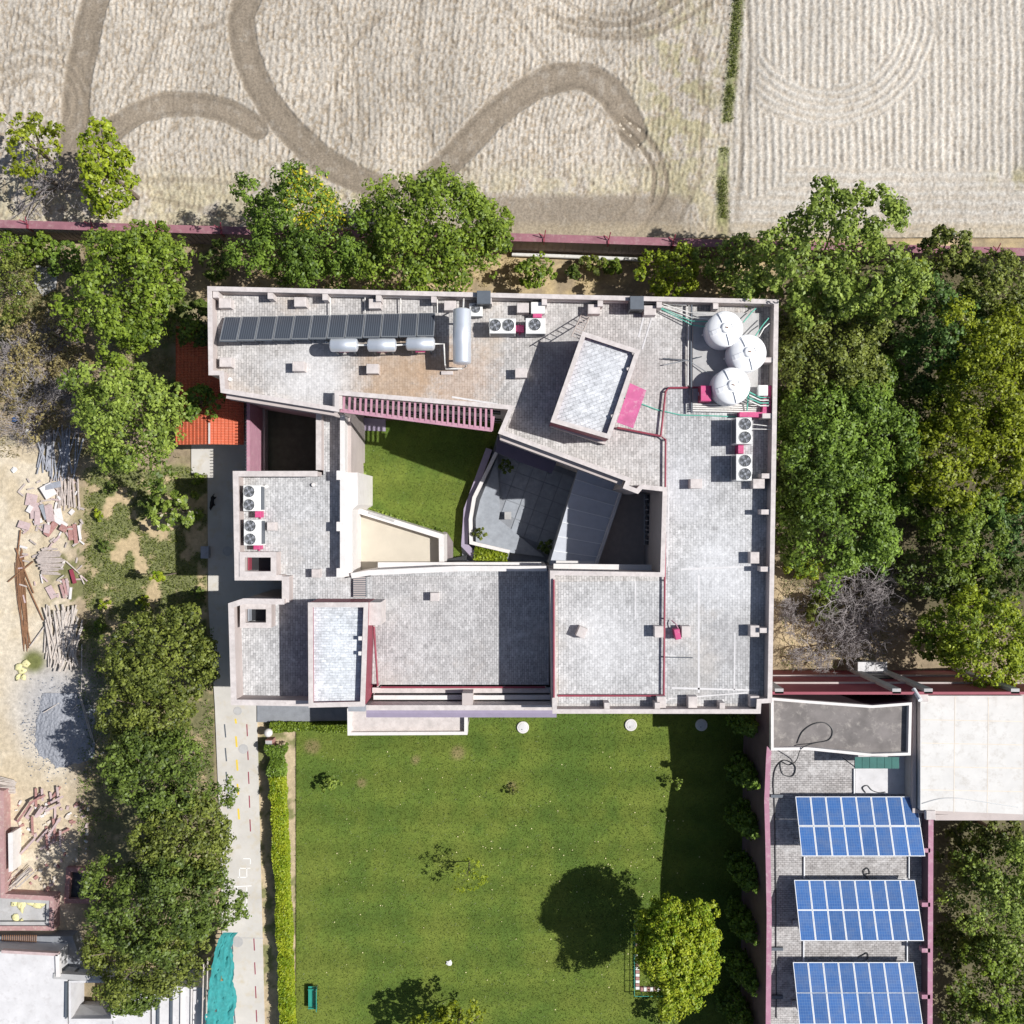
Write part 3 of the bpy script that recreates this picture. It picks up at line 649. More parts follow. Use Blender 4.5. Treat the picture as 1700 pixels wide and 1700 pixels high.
# windows behind the pergola: frame and panes on the courtyard face
wf = [Vector(X2(p, ZT)) for p in ((566, 655.4), (842, 678.8))]
d = (wf[1] - wf[0]); L = d.length; d.normalize(); nrm = Vector((d.y, -d.x)) 
if nrm.y > 0: nrm = -nrm
for i in range(14):
    u = .35 + (L - .7) * (i + .5) / 14
    for (zc, hh) in ((7.2, 1.7), (2.2, 2.2)):
        c = wf[0] + d * u + nrm * .03; ang = math.atan2(d.y, d.x)
        w = MB().box((c.x, c.y, zc), (.50, .07, hh), ang).build('window', MT['glass'], bld)
        MB().box((c.x + nrm.x * .03, c.y + nrm.y * .03, zc + hh * .18), (.50, .06, .07), ang).build('window_bar', MT['concrete'], w)
# louvres on the skewed and western courtyard faces
def ledges(p, q, zs, proj, hh, m, zt=ZT):
    a, b = X2(p, zt), X2(q, zt)
    for z in zs: MB().wall([a, b], proj, z - hh, z).build('wall_ledge', MT[m], bld)
ledges((832, 722), (1036, 798), (9.0, 8.6, 8.2), .5, .12, 'stone')
ledges((372, 653), (558, 683), (9.0, 8.6, 8.2), .45, .12, 'stone')
ledges((922, 947), (1092, 949), (7.0,), .5, .12, 'white'); ledges((930, 947), (1000, 948), (4.3,), .6, .15, 'white')
ledges((620, 943), (900, 943), (4.6,), .5, .12, 'white', 6.5)
# windows on the east courtyard wall
ex = X2((1098, 880), ZT)[0]
for (ya, yb) in ((822, 836), (840, 853), (857, 871), (874, 885), (889, 904)):
    z0, z1 = 3.0, 4.3; y1 = X2((0, ya), 3.6)[1]; y0 = X2((0, yb), 3.6)[1]
    w = MB().box((ex - .02, (y0 + y1) / 2, 3.65), (.10, y1 - y0, 1.2)).build('window', MT['glass'], bld)
    MB().box((ex - .06, (y0 + y1) / 2, 2.95), (.12, y1 - y0 + .1, .06)).build('window_sill', MT['white'], w)
    MB().box((ex - .05, (y0 + y1) / 2, 3.65), (.08, .05, 1.3)).build('window_mullion', MT['white'], w)
# white ledge block along the west side of the courtyard, beige terrace
MB().prism([X2(p, 5.6) for p in [(570, 688), (583, 690), (583, 786), (570, 786)]], 0, 5.6).build('court_ledge', MT['stone'], bld)
MB().prism([X2(p, 6.3) for p in [(570, 784.5), (594, 784.5), (594, 838), (585, 846), (585, 957), (570, 957)]], 0, 6.3).build('court_ledge', MT['white'], bld)
TZ2 = 3.7
te = ccw([X2(p, TZ2) for p in [(580, 843), (600, 846), (736, 888), (737, 962), (580, 962)]])
tr = MB().prism(offset(te, .12), -.2, TZ2 - .75).build('beige_terrace', MT['beige'], bld)
MB().ring(te, .24, -.25, TZ2 - .05).build('terrace_parapet', MT['white'], tr)
MB().ring(offset(te, -.03), .32, TZ2 - .05, TZ2).build('terrace_coping', MT['white'], tr)
MB().wall([X2((612, 851), TZ2), X2((655, 865), TZ2)], .14, TZ2, TZ2 + .05).build('coping_vent', MT['concrete'], tr)
# beds at the foot of the terrace
MB().prism([X2(p, .25) for p in [(592, 775), (604, 775), (606, 842), (742, 884), (752, 900), (752, 945), (735, 945), (735, 893), (600, 852), (592, 845)]], -.1, .25).build('planting_bed', MT['bed'], bld)
MB().prism([X2(p, .5) for p in [(736, 930), (775, 922), (775, 950), (736, 950)]], -.1, .5).build('stair_shade_block', MT['black'], bld)  # raised black block; the stairwell's shade is put into its colour

# skewed stone court ------------------------------------------------------
sc = empty('stone_court', X3((860, 850), 0), 'small blue-grey paved court with low white walls beside the courtyard lawn', 'paved court')
base = [X2(p, .2) for p in [(826, 722), (972, 775), (935, 945), (770, 945), (765, 900), (775, 850), (806, 790)]]
MB().prism(base, -.2, .2).build('court_base', MT['slate'], sc)
ang = math.atan2(-(800 - 719), (1050 - 828)) 
o0 = Vector(X2((842, 752), .25)); ux = Vector((math.cos(ang), math.sin(ang))); uy = Vector((ux.y, -ux.x))
inner = [Vector(X2(p, .25)) for p in ((832, 752), (962, 790), (912, 925), (840, 862), (828, 850))]
def inside(p, poly):
    c = False; n = len(poly)
    for i in range(n):
        a, b = poly[i], poly[i - 1]
        if (a.y > p.y) != (b.y > p.y) and p.x < (b.x - a.x) * (p.y - a.y) / (b.y - a.y) + a.x: c = not c
    return c
ts = .98
for i in range(-2, 7):
    for j in range(-1, 8):
        c = o0 + ux * (i + .5) * ts + uy * (j + .5) * ts
        if inside(c, inner):
            MB().box((c.x, c.y, .225 + random.uniform(-.006, .006)), (ts - .05, ts - .05, .05), ang).build('paving_slab', MT['bluestone'], sc)
wl_ = [(824, 751), (787, 826), (781, 862), (782, 901), (846, 916)]
MB().wall([X2(p, 1.1) for p in wl_], .22, 0, 1.1).build('court_wall', MT['white'], sc)
MB().wall([X2(p, .75) for p in [(812, 745), (775, 846), (771, 905), (790, 925)]], .42, 0, .7).build('court_step', MT['lavender'], sc)
MB().prism([X2(p, .6) for p in [(826, 758), (830, 850), (828, 862), (905, 925), (850, 918), (790, 902), (790, 860), (797, 830)]], .15, .6).build('seat_platform', MT['bluestone'], sc)
MB().prism([X2(p, 3.2) for p in [(828, 722), (926, 762), (916, 786), (862, 767), (822, 750)]], 3.05, 3.2).build('court_canopy', MT['dkpurple'], sc)
for p in ((826, 746), (914, 782)):
    q = X2(p, 3.0); MB().box((q[0], q[1], 1.6), (.12, .12, 2.95)).build('canopy_post', MT['dkgrey'], sc)
q = X2((843, 856), .7); MB().bbox((q[0], q[1], .75), (.45, .5, .3)).build('stone_stool', MT['concrete'], sc)
MB().prism([X2(p, 2.3) for p in [(1022, 800), (1092, 810), (1092, 948), (985, 948)]], -.1, 2.3).build('court_floor', MT['brownpave'], sc)
MB().prism([X2(p, .12) for p in [(588, 692), (640, 696), (640, 716), (588, 714)]], -.1, .12).build('court_floor', MT['lavender'], sc)
# slanting sheet roof over the court stair
sr = empty('sheet_roof', X3((970, 870), 0), 'sloping blue-grey sheet roof with seams bridging the inner court', 'sheet roof')
zr = 3.5
cr = [X2(p, zr) for p in ((962, 772), (1034, 797), (987, 946), (912, 938))]
a, b, c_, d_ = [Vector(p) for p in cr]
MB().prism(cr, zr - .4, zr - .12).build('roof_base', MT['slate'], sr)
for i in range(7):
    t0, t1 = i / 7 + .004, (i + 1) / 7 - .004
    p0, p1 = a.lerp(d_, t0), b.lerp(c_, t0); p2, p3 = b.lerp(c_, t1), a.lerp(d_, t1)
    MB().slab4((*p0, zr - .03), (*p3, zr - .06), (*p2, zr - .06), (*p1, zr - .03), .06).build('roof_sheet', MT['sheet'], sr)
    if i: MB().wall([tuple(a.lerp(d_, i / 7)), tuple(b.lerp(c_, i / 7))], .05, zr - .05, zr + .03).build('roof_seam', MT['alu'], sr)
MB().wall([X2((1033, 812), 4.0), X2((988, 944), 4.0)], .16, .2, 4.0).build('side_wall', MT['white'], sr)
MB().wall([X2((966, 774), zr - .2), X2((913, 936), zr - .2)], .15, .2, zr - .2).build('side_wall', MT['bluestone'], sr)

# red screen wall and canopy by the western service court, orange tiled shed
MT['shadepave'] = weathered('shade_darkened_paving', (.09, .11, .075), .9, .3, 2.0)  # service court's shade is darkened into this greenish paving colour
sw = empty('service_screen', X3((425, 730), 0), 'maroon screen wall with rail beside the dark service court', 'screen wall')
MB().wall([X2((412, 664), 4.0), X2((412, 792), 4.0)], .2, 0, 4.0).build('screen', MT['mauve'], sw)
MB().wall([X2((438, 668), .9), X2((438, 790), .9)], .15, 0, .9).build('low_wall', MT['concrete'], sw)
for i in range(22):
    q = X2((409, 668 + i * 5.5), 4.1); MB().box((q[0], q[1], 4.12), (.05, .05, .26)).build('rail_spike', MT['dkgrey'], sw)
MB().prism([X2(p, .06) for p in [(440, 672), (530, 676), (530, 786), (440, 786)]], -.1, .06).build('court_paving', MT['shadepave'], sw)
sh = empty('tiled_shed', X3((350, 650), 0), 'long shed with orange-red tiled gable roof beside the building', 'shed')
z_e, z_r = 2.9, 3.5
def tiles(xa, za, xb, zb, y0, y1, nt, nr):       # one slope with rounded tile rows and courses
    mb = MB(); V = []; Fc = []; a0, a1 = X2((0, y0), 3.2)[1], X2((0, y1), 3.2)[1]
    X_a, X_b = X2((xa, 0), za)[0], X2((xb, 0), zb)[0]
    nu, nv = nr * 4, nt * 3
    for j in range(nv + 1):
        for i in range(nu + 1):
            u, v = i / nu, j / nv
            zz = za + (zb - za) * u + .045 * abs(math.sin(math.pi * v * nt)) - .05 * ((u * nr) % 1.0)
            V.append((X_a + (X_b - X_a) * u, a0 + (a1 - a0) * v, zz))
    for j in range(nv):
        for i in range(nu):
            q = j * (nu + 1) + i; Fc.append((q, q + 1, q + nu + 2, q + nu + 1))
    return mb.add(V, Fc)
tiles(349, z_r, 405, z_e, 540, 738, 46, 9).build('roof_slope', MT['orange'], sh)
tiles(347, z_r, 292, z_e, 540, 738, 46, 9).build('roof_slope', MT['orange'], sh)
MB().wall([X2((348, 540), z_r), X2((348, 738), z_r)], .16, z_r - .05, z_r + .06).build('ridge_cap', MT['orange'], sh)
MB().wall([X2((348, 702), z_r), X2((348, 737), z_r)], .12, z_r + .05, z_r + .08).build('ridge_flashing', MT['cope'], sh)
MB().prism([X2(p, 2.6) for p in ((302, 548), (398, 548), (398, 730), (302, 730))], 0, 2.75).build('shed_wall', MT['cream'], sh)
# ------------------------------------------------------------------ neighbouring building with the solar arrays
MT['plumcope'] = weathered('dusty_plum_coping', (.40, .19, .26), .8, .15, 1.2, (.48, .34, .36))
MT['shadeplum'] = weathered('shade_darkened_plum_plaster', (.16, .10, .12), .85, .2, 1.0)  # the shade on these walls is put into the plum colour
rb = empty('neighbour_building', X3((1410, 1430), 0), 'neighbouring building with maroon walls and dark paved roof carrying solar arrays', 'building')
RZ, RD = 6.4, 5.4
R1 = ccw([X2(p, RZ) for p in [(1278, 1200), (1530, 1200), (1549, 1345), (1546, 2000), (1268, 2000), (1273, 1520), (1274, 1400), (1275, 1335), (1276, 1260)]])
def bend_shadow_edge(o):                                # western parapet heights bent only to shape its shadow edge on the lawn
    for v in o.data.vertices:
        wx, wy = v.co.x + WL[o.name][0], v.co.y + WL[o.name][1]
        if v.co.z > 5 and wx < X2((1300, 0), RZ)[0]: v.co.z += np.interp(850 - wy * F / (H - RZ), [1200, 1260, 1335, 1400, 1520, 1760], [-.1, -.45, -.75, -.35, .1, .2])
bend_shadow_edge(MB().ring(R1, .24, -.3, RZ - .06).build('outer_wall', MT['shadeplum'], rb))
bend_shadow_edge(MB().ring(offset(R1, -.03), .30, RZ - .06, RZ).build('coping', MT['plumcope'], rb))
MB().prism(offset(R1, .12), RD - .3, RD).build('roof_deck', MT['paver_r'], rb)
MB().prism([X2(p, RD) for p in [(1420, 1255), (1545, 1255), (1545, 1318), (1420, 1318)]], RD - .05, RD + .012).build('roof_screed', MT['whitechalk'], rb)
for i, y in enumerate((1412, 1502, 1578, 1655)):
    q = X2((1543, y), RZ); MB().box((q[0] - .2, q[1], RZ - .2), (.5, .25, .4)).build('parapet_block', MT['plumcope'], rb)
for i, y in enumerate((1322, 1576, 1656)):
    q = X2((1290, y), RD + .2); MB().box((q[0], q[1], RD + .1), (.75, .18, .2)).build('roof_kerb', MT['dkgrey'], rb)
# taller northern blocks
G = ccw([X2(p, 7.2) for p in [(1280, 1158), (1340, 1163), (1448, 1171), (1514, 1166), (1512, 1254), (1448, 1256), (1340, 1245), (1280, 1246)]])
MB().ring(G, .16, 6.8, 7.2).build('block_kerb', MT['white'], rb)
MB().ring(offset(G, .02), .14, -.3, 6.8).build('grey_block', MT['shadeplum'], rb)
MB().prism(offset(G, .08), 6.5, 6.85).build('grey_roof', MT['dkconc'], rb)
Wp = ccw([X2(p, 7.0) for p in [(1528, 1155), (1698, 1155), (1698, 1352), (1528, 1345)]])
MB().prism(Wp, -.3, 7.0).build('white_block', MT['whiteroof'], rb)
MB().ring(offset(Wp, -.3), .22, -.3, 6.6).build('block_band', MT['stone'], rb)
for (x, y) in ((1545, 1353), (1533, 1157)):
    q = X2((x, y), 7.1); MB().bbox((q[0], q[1], 7.0), (.55, .55, .3)).build('corner_block', MT['cope'], rb)
for t in (.2, .4, .6, .8):                   # lapped joints, stains and a drain on the white coating
    MB().wall([X2((1530, 1156 + 194 * t), 7.0), X2((1697, 1156 + 194 * t + 3), 7.0)], .05, 6.99, 7.006).build('coating_joint', MT['cream'], rb)
for t in (.33, .66): MB().wall([X2((1530 + 168 * t, 1157), 7.0), X2((1530 + 168 * t - 2, 1349), 7.0)], .04, 6.99, 7.008).build('coating_joint', MT['cream'], rb)
wl2 = curve([(1531, 1334), (1560, 1326), (1590, 1325), (1625, 1330), (1690, 1340)], 4)
MB().tube([X3(p, 7.02) for p in wl2], .025, 5).build('roof_cable', MT['grill'], rb)
for (x0, x1, y) in ((1552, 1700, 1357),):
    MB().wall([X2((x0, y), 6.5), X2((x1, y), 6.5)], .35, 6.2, 6.5).build('gutter', MT['stone'], rb)
MB().prism([X2(p, 6.4) for p in [(1512, 1160), (1530, 1160), (1530, 1350), (1512, 1340)]], 5.5, 6.4).build('gap_roof', MT['concrete'], rb)
# north face: maroon panels, pale bands and pilasters
nf = [X2((1284, 1157), 8.0), X2((1740, 1157), 8.0)]
yN = max(p[1] for p in G + Wp) + .28
xa, xb = X2((1282, 1157), 8.0)[0], X2((1745, 1157), 8.0)[0]
MB().wall([(xa, yN), (xb, yN)], .16, -.3, 7.7).build('north_face', MT['maroon'], rb)
for z in (2.4, 5.0): MB().wall([(xa, yN + .1), (xb, yN + .1)], .16, z - .14, z).build('north_band', MT['stone'], rb)
for x in (1296, 1492, 1545, 1690):
    q = X2((x, 1157), 8.0)[0]; MB().box((q, yN + .12, 3.8), (.5, .3, 7.8)).build('pilaster', MT['concrete'], rb)
q0, q1 = X2((1497, 1157), 8.0)[0], X2((1540, 1157), 8.0)[0]
MB().box(((q0 + q1) / 2, yN + .09, 2.2), (q1 - q0 - .3, .1, 2.2)).build('doorway', MT['black'], rb)
q = X2((1449, 1112), 1.4); MB().box((q[0], q[1], 1.3), (1.9, 1.0, .12)).build('entrance_slab', MT['whitechalk'], rb)
MB().box((q[0], q[1], .55), (1.5, .8, 1.35)).build('entrance_base', MT['concrete'], rb)
q = X2((1525, 1148), 8.1); MB().tube([(q[0], q[1], 7.4), (q[0] + .1, q[1] - .5, 8.1)], .13, 10).build('vent_pipe', MT['alu'], rb)

def pvcells():
    m, nt, b, N, L = newmat('solar_cells'); tc = N.new('ShaderNodeTexCoord')
    br = N.new('ShaderNodeTexBrick'); L.new(tc.outputs['Object'], br.inputs['Vector']); br.offset = 0; br.squash = 1
    br.inputs['Scale'].default_value = 1; br.inputs['Brick Width'].default_value = .145; br.inputs['Row Height'].default_value = .157
    br.inputs['Mortar Size'].default_value = .006; br.inputs['Mortar Smooth'].default_value = .2
    br.inputs['Color1'].default_value = (.030, .105, .30, 1); br.inputs['Color2'].default_value = (.036, .125, .345, 1); br.inputs['Mortar'].default_value = (.13, .22, .40, 1)
    inf = N.new('ShaderNodeObjectInfo'); r = ramp(N, [(0, .88), (1, 1.14)]); L.new(inf.outputs['Random'], r.inputs[0])
    rd = ramp(N, [(.45, 0.0), (.75, .32)]); L.new(noise(nt, pos(nt), 1.1, 6, .7).outputs[0], rd.inputs[0])
    L.new(mixc(nt, rd.outputs[0], mixc(nt, 1.0, br.outputs[0], r.outputs[0], 'MULTIPLY'), (.22, .24, .28)), b.inputs['Base Color']); b.inputs['Roughness'].default_value = .3
    return m
MT['pv'] = pvcells()
def frame_basis(A, B, D):                    # A low-left, B low-right, D high-left
    A, B, D = Vector(A), Vector(B), Vector(D); ux = (B - A).normalized(); uy = (D - A); uy = (uy - ux * uy.dot(ux)).normalized(); uz = ux.cross(uy)
    if uz.z < 0: uz = -uz
    return A, ux, uy, uz
def panel_meshes(w, l, m_in, m_fr, tag_):
    a = MB().box((0, 0, 0), (w - .03, l - .03, .03)).build('panel', m_in); f = MB().ring([(-w / 2, -l / 2), (w / 2, -l / 2), (w / 2, l / 2), (-w / 2, l / 2)], .038, -.025, .024).build('panel_frame', m_fr)
    ma, mf = a.data, f.data; bpy.data.objects.remove(a); bpy.data.objects.remove(f); return ma, mf
def add_panel(ma, mf, names, loc, rot, root):
    p = bpy.data.objects.new(names[0], ma); COL.objects.link(p); p.parent = root
    M = Matrix.Translation(Vector(loc) - Vector(WL[root.name])) @ rot.to_4x4(); p.matrix_local = M
    f = bpy.data.objects.new(names[1], mf); COL.objects.link(f); f.parent = p
PVL = ['solar array closest to the dark sheet awning', 'solar array standing between the two others', 'solar array farthest from the white roof']
arr = [((1320, 1322), (1521, 1322), (1331, 1422)), ((1318, 1461), (1519, 1461), (1329, 1562)), ((1316, 1598), (1517, 1598), (1327, 1700))]
pm = None
for k, (tl, tr_, bl) in enumerate(arr):
    zl, zh = 6.2, 7.5
    A, B, D = X3(tl, zl), X3(tr_, zl), X3(bl, zh); D = (A[0], D[1], zh)
    A, ux, uy, uz = frame_basis(A, B, D); Wd = (Vector(B) - A).length; Ln = (Vector(D) - A).length
    e = empty('solar_array', (A.x + Wd / 2, (A.y + D[1]) / 2, RD), 'blue ' + PVL[k] + ', two tilted rows', 'solar array', 'tilted solar arrays on the paved roof')
    if pm is None: pm = panel_meshes(Wd / 8 - .02, Ln / 2 - .03, MT['pv'], MT['alu'], 'pv')
    rot = Matrix((ux, uy, uz)).transposed()
    if rot.determinant() < 0: rot = Matrix((-ux, uy, uz)).transposed()
    for j in range(2):
        for i in range(8):
            c = A + ux * (Wd * (i + .5) / 8) + uy * (Ln * (j + .5) / 2)
            add_panel(pm[0], pm[1], ('panel', 'panel_frame'), c, rot, e)
    for t in (.04, .36, .64, .96):
        lo = A + ux * Wd * t - uz * .07; hi = lo + uy * Ln
        MB().tube([lo, hi], .035, 6).build('rack_rail', MT['alu'], e)
        l2 = lo + uy * Ln * .92; MB().tube([(l2.x, l2.y, RD - .02), tuple(l2)], .04, 6).build('rack_leg', MT['alu'], e)
        l3 = lo + uy * Ln * .08; MB().tube([(l3.x, l3.y, RD - .02), tuple(l3)], .04, 6).build('rack_leg', MT['alu'], e)
        MB().box((l2.x, l2.y, RD + .06), (.3, .3, .14)).build('rack_foot', MT['concrete'], e)
for i, (x, y0, y1) in enumerate(((1335, 1422, 1458), (1509, 1422, 1458), (1334, 1562, 1596), (1506, 1562, 1596), (1418, 1276, 1318), (1508, 1258, 1318))):
    a, b = X3((x, y0), RD + .07), X3((x, y1), RD + .07)
    tag(MB().tube([a, b], .05, 6).build('cable_conduit', MT['alu'], None, origin=a), 'white cable conduit on the roof running between solar array racks', 'conduit', 'roof cable conduits')
# awning sheet, hoses
e = empty('sheet_awning', X3((1456, 1266), RD), 'dark teal sheet awning on thin posts beside the grey roof', 'awning')
c = [X3(p, 7.5) for p in ((1419, 1257), (1493, 1257), (1493, 1276), (1419, 1276))]
for i in range(6):
    t0, t1 = i / 6 + .004, (i + 1) / 6 - .004; L3 = lambda p, q, t: tuple(Vector(p).lerp(Vector(q), t))
    MB().slab4(L3(c[0], c[1], t0), L3(c[3], c[2], t0), L3(c[3], c[2], t1), L3(c[0], c[1], t1), .03).build('awning_sheet', MT['tealdark'], e)
MB().slab4(*[(p[0], p[1], p[2] - .035) for p in (c[0], c[3], c[2], c[1])], .05).build('awning_frame', MT['dkgrey'], e)
for p in (c[3], c[2]): MB().tube([(p[0], p[1] + .1, RD), (p[0], p[1] + .1, 7.45)], .035, 6).build('awning_post', MT['dkgrey'], e)
hose = curve([(1323, 1234, 6.87), (1332, 1215, 6.89), (1350, 1202, 6.89), (1370, 1200, 6.89), (1382, 1212, 6.89), (1376, 1228, 6.89), (1350, 1234, 6.89), (1330, 1243, 7.25), (1322, 1262, 5.7), (1310, 1270, 5.45), (1296, 1265, 5.45), (1300, 1285, 5.45), (1316, 1288, 5.45), (1320, 1272, 5.45), (1302, 1262, 5.45), (1288, 1275, 5.45), (1284, 1300, 5.45), (1286, 1340, 5.45), (1288, 1480, 5.45), (1289, 1690, 5.45)], 6)
hp = [X3((a, b), z) for a, b, z in hose]
tag(MB().tube(hp, .03, 5).build('black_hose', MT['black'], None, origin=hp[0]), 'long black hose looped over the grey roof and kerb', 'hose')
for i, pts in enumerate(([(1437, 1316), (1432, 1308), (1440, 1304), (1448, 1312), (1460, 1316), (1470, 1315)], [(1436, 1455), (1434, 1446), (1441, 1441), (1444, 1450), (1438, 1452), (1443, 1468)], [(1424, 1590), (1432, 1586), (1440, 1582), (1441, 1590), (1437, 1594)])):
    pts = [X3(p, RD + .06) for p in curve(pts, 4)]
    tag(MB().tube(pts, .028, 5).build('loose_cable', MT['black'], None, origin=pts[0]), ['loose black cable by the edge of the solar array beside the awning', 'curled black cable behind the solar array between the others', 'short black cable behind the last solar array'][i], 'cable', 'loose roof cables')

# ------------------------------------------------------------------ north boundary wall
bw = empty('boundary_wall', X3((850, 390), 0), 'long brown boundary wall with mauve coping and angle brackets along the field', 'wall')
bl = [(-60, 371), (415, 384.5), (860, 395), (1190, 405), (1760, 421)]
bz = 2.7
bp = [X2(p, bz) for p in bl]
MB().wall(bp, .32, -.3, bz - .02).build('wall_body', MT['wallbrown'], bw)
xs = list(range(-60, 1760, 107))
for i in range(len(xs) - 1):
    xa_, xb_ = xs[i] + .6, xs[i + 1] - .6
    ya_, yb_ = np.interp([xa_, xb_], [p[0] for p in bl], [p[1] for p in bl])
    a, b = X2((xa_, ya_ - 1), bz + .03), X2((xb_, yb_ - 1), bz + .03)
    MB().wall([a, b], .50, bz - .02, bz + .05 + random.uniform(-.01, .01)).build('coping_stone', MT['wallmauve'], bw)
    y = np.interp(xs[i], [p[0] for p in bl], [p[1] for p in bl]); q = X2((xs[i], y), bz)
    br = MB(); br.box((q[0], q[1] - .12, bz - .25), (.10, .22, .8)); br.tube([(q[0], q[1], bz), (q[0] + .02, q[1] + .05, bz + .25), (q[0] + .08, q[1] + .38, bz + .55)], .035, 5); br.tube([(q[0], q[1] + .05, bz + .25), (q[0] - .35, q[1] + .22, bz + .5)], .03, 5)
    br.build('angle_bracket', MT['maroon'], bw)
    for kx in range(10):
        t = (kx + .5) / 10; yy = ya_ + (yb_ - ya_) * t; q = X2((xa_ + (xb_ - xa_) * t, yy), bz)
        MB().box((q[0], q[1] - .17, 1.3), (.05, .05, 2.5)).build('wall_rib', MT['wallbrown'], bw)
a = [X3(p, .25) for p in [(850, 422), (950, 426), (1065, 431)]]
tag(MB().tube(a, .13, 8).build('drain_pipe', MT['pvc'], None, origin=a[0]), 'long pale pipe lying on the sand along the boundary wall', 'pipe')

# ------------------------------------------------------------------ half-built house at the lower left
cb = empty('unfinished_house', X3((60, 1600), 0), 'half-built house with white screed roof and dusty red walls', 'building')
CZ = .8
cl = [X2(p, CZ) for p in [(-60, 1300), (6, 1313), (8, 1484), (90, 1488), (89, 1545), (-60, 1545)]]
MB().ring(cl, .30, -.2, CZ).build('red_wall', MT['redcope'], cb)
MB().ring(offset(ccw(cl), .32), .22, -.2, CZ - .08).build('inner_wall', MT['concrete'], cb)
MB().prism(offset(ccw(cl), .4), -.1, CZ - .35).build('inner_floor', MT['concrete'], cb)
WZ = 2.4
for nm, poly in (('screed_roof', [(-60, 1577), (95, 1583), (95, 1622), (112, 1624), (112, 1760), (-60, 1760)]), ('screed_roof', [(188, 1640), (248, 1640), (248, 1760), (188, 1760)]), ('screed_roof', [(252, 1636), (340, 1640), (340, 1760), (252, 1760)]), ('screed_roof', [(114, 1694), (186, 1694), (186, 1760), (114, 1760)])):
    MB().prism([X2(p, WZ) for p in poly], -.2, WZ).build(nm, MT['whitechalk'], cb)
MB().ring([X2(p, WZ + .12) for p in [(114, 1628), (188, 1628), (188, 1695), (114, 1695)]], .14, .6, WZ + .12).build('shaft_kerb', MT['whitechalk'], cb)
MB().slab4(X3((134, 1668), 1.2), X3((116, 1692), WZ), X3((184, 1692), WZ), X3((184, 1672), 1.2), .1).build('shaft_slope', MT['concrete'], cb)
MB().wall([X2((109, 1632), WZ + .25), X2((108, 1692), WZ + .25)], .1, WZ - .1, WZ + .2).build('roof_kerb', MT['dkgrey'], cb)
MB().wall([X2((2, 1580), WZ + .2), X2((96, 1585), WZ + .2)], .18, WZ - .1, WZ + .2).build('roof_kerb', MT['slab'], cb)
MB().wall([X2((95, 1585), WZ + .2), X2((96, 1622), WZ + .2)], .25, WZ - .1, WZ + .2).build('roof_kerb', MT['white'], cb)
MB().wall([X2((86, 1623), WZ + .3), X2((170, 1628), WZ + .3)], .35, WZ - .3, WZ + .1).build('roof_beam', MT['concrete'], cb)
for x in (262, 284, 301, 318): MB().wall([X2((x, 1642), WZ + .2), X2((x - 1, 1740), WZ + .2)], .13, WZ - .02, WZ + .16).build('roof_kerb', MT['dkgrey' if x < 290 else 'white'], cb)
for i in range(18):
    q = [X3((4 + i * 3.3, 1552), 1.0), X3((3 + i * 3.3, 1576), 1.0)]
    tag(MB().tube(q, .03, 5).build('starter_bar', MT['rust'], None, origin=q[0]), 'thin rusty bar in the row spanning the gap before the white roof', 'steel bar', 'row of rusty bars by the white roof')
MB().prism([X2(p, .02) for p in [(0, 1545), (130, 1545), (150, 1600), (0, 1585)]], -.1, .9).build('gap_slab', MT['slate'], cb)
# pit with brick rim
pt = empty('brick_pit', X3((140, 1465), 0), 'dark square pit with brick rim in the tree shade', 'pit')
po = [X2(p, .3) for p in [(110, 1440), (176, 1442), (178, 1500), (106, 1500)]]
MB().ring(po, .3, -.1, .3).build('pit_rim', MT['brick'], pt); MB().prism(offset(ccw(po), .28), -.1, -.005).build('pit_shade_sheet', MT['black'], pt)  # black sheet at ground level paints the shade inside the pit
# half wall beside it
e = tag(MB().prism([X2(p, .9) for p in [(16, 1382), (24, 1380), (24, 1444), (17, 1446)]], 0, 1.1).build('white_trough', MT['white'], None, origin=X3((20, 1412), 0)), 'long white plastered trough wall against the red house wall', 'low wall')
# teal safety net
V = []; Fc = []; nu, nv = 16, 40
for j in range(nv + 1):
    for i in range(nu + 1):
        u, v = i / nu, j / nv
        px_ = (372 - 34 * v ** .5) + (u * (22 + 26 * min(1, v * 1.5))) + 1.5 * math.sin(v * 19 + u * 2) * u + random.gauss(0, .8)
        zz = 3.6 - 1.7 * u + .10 * math.sin(u * 17 + v * 6) + .08 * math.sin(v * 23 + u * 9) + .24 * random.random()
        V.append(X3((px_, 1548 + v * 170), zz))
for j in range(nv):
    for i in range(nu):
        if (i, j) in ((7, 17), (8, 18), (7, 18), (5, 30)): continue
        q = j * (nu + 1) + i; Fc.append((q, q + 1, q + nu + 2, q + nu + 1))
tag(MB().add(V, Fc).build('safety_net', MT['teal'], None, True, origin=X3((360, 1640), 0)), 'crumpled teal safety net hanging beside the path', 'net')
for i, (x, y0, y1) in enumerate(((338, 1600, 1720), (345, 1590, 1720), (376, 1560, 1720))):
    z = (3.7, 3.6, 1.8)[i]; q = [X3((x, y0), z), X3((x - 3, y1), z)]
    MBp = MB().tube(q, .04, 6)
    for yy in (y0 + 10, y0 + 60, y1 - 10):
        w = X3((x - 1, yy), z); MBp.tube([(w[0], w[1], 0), w], .04, 6)
    tag(MBp.build('scaffold_rail', MT['bamboo'], None, origin=q[0]), ['scaffold rail carrying the inner edge of the teal net', 'scaffold rail under the teal net', 'low scaffold rail along the outer edge of the teal net'][i], 'scaffold', 'scaffold rails by the net')

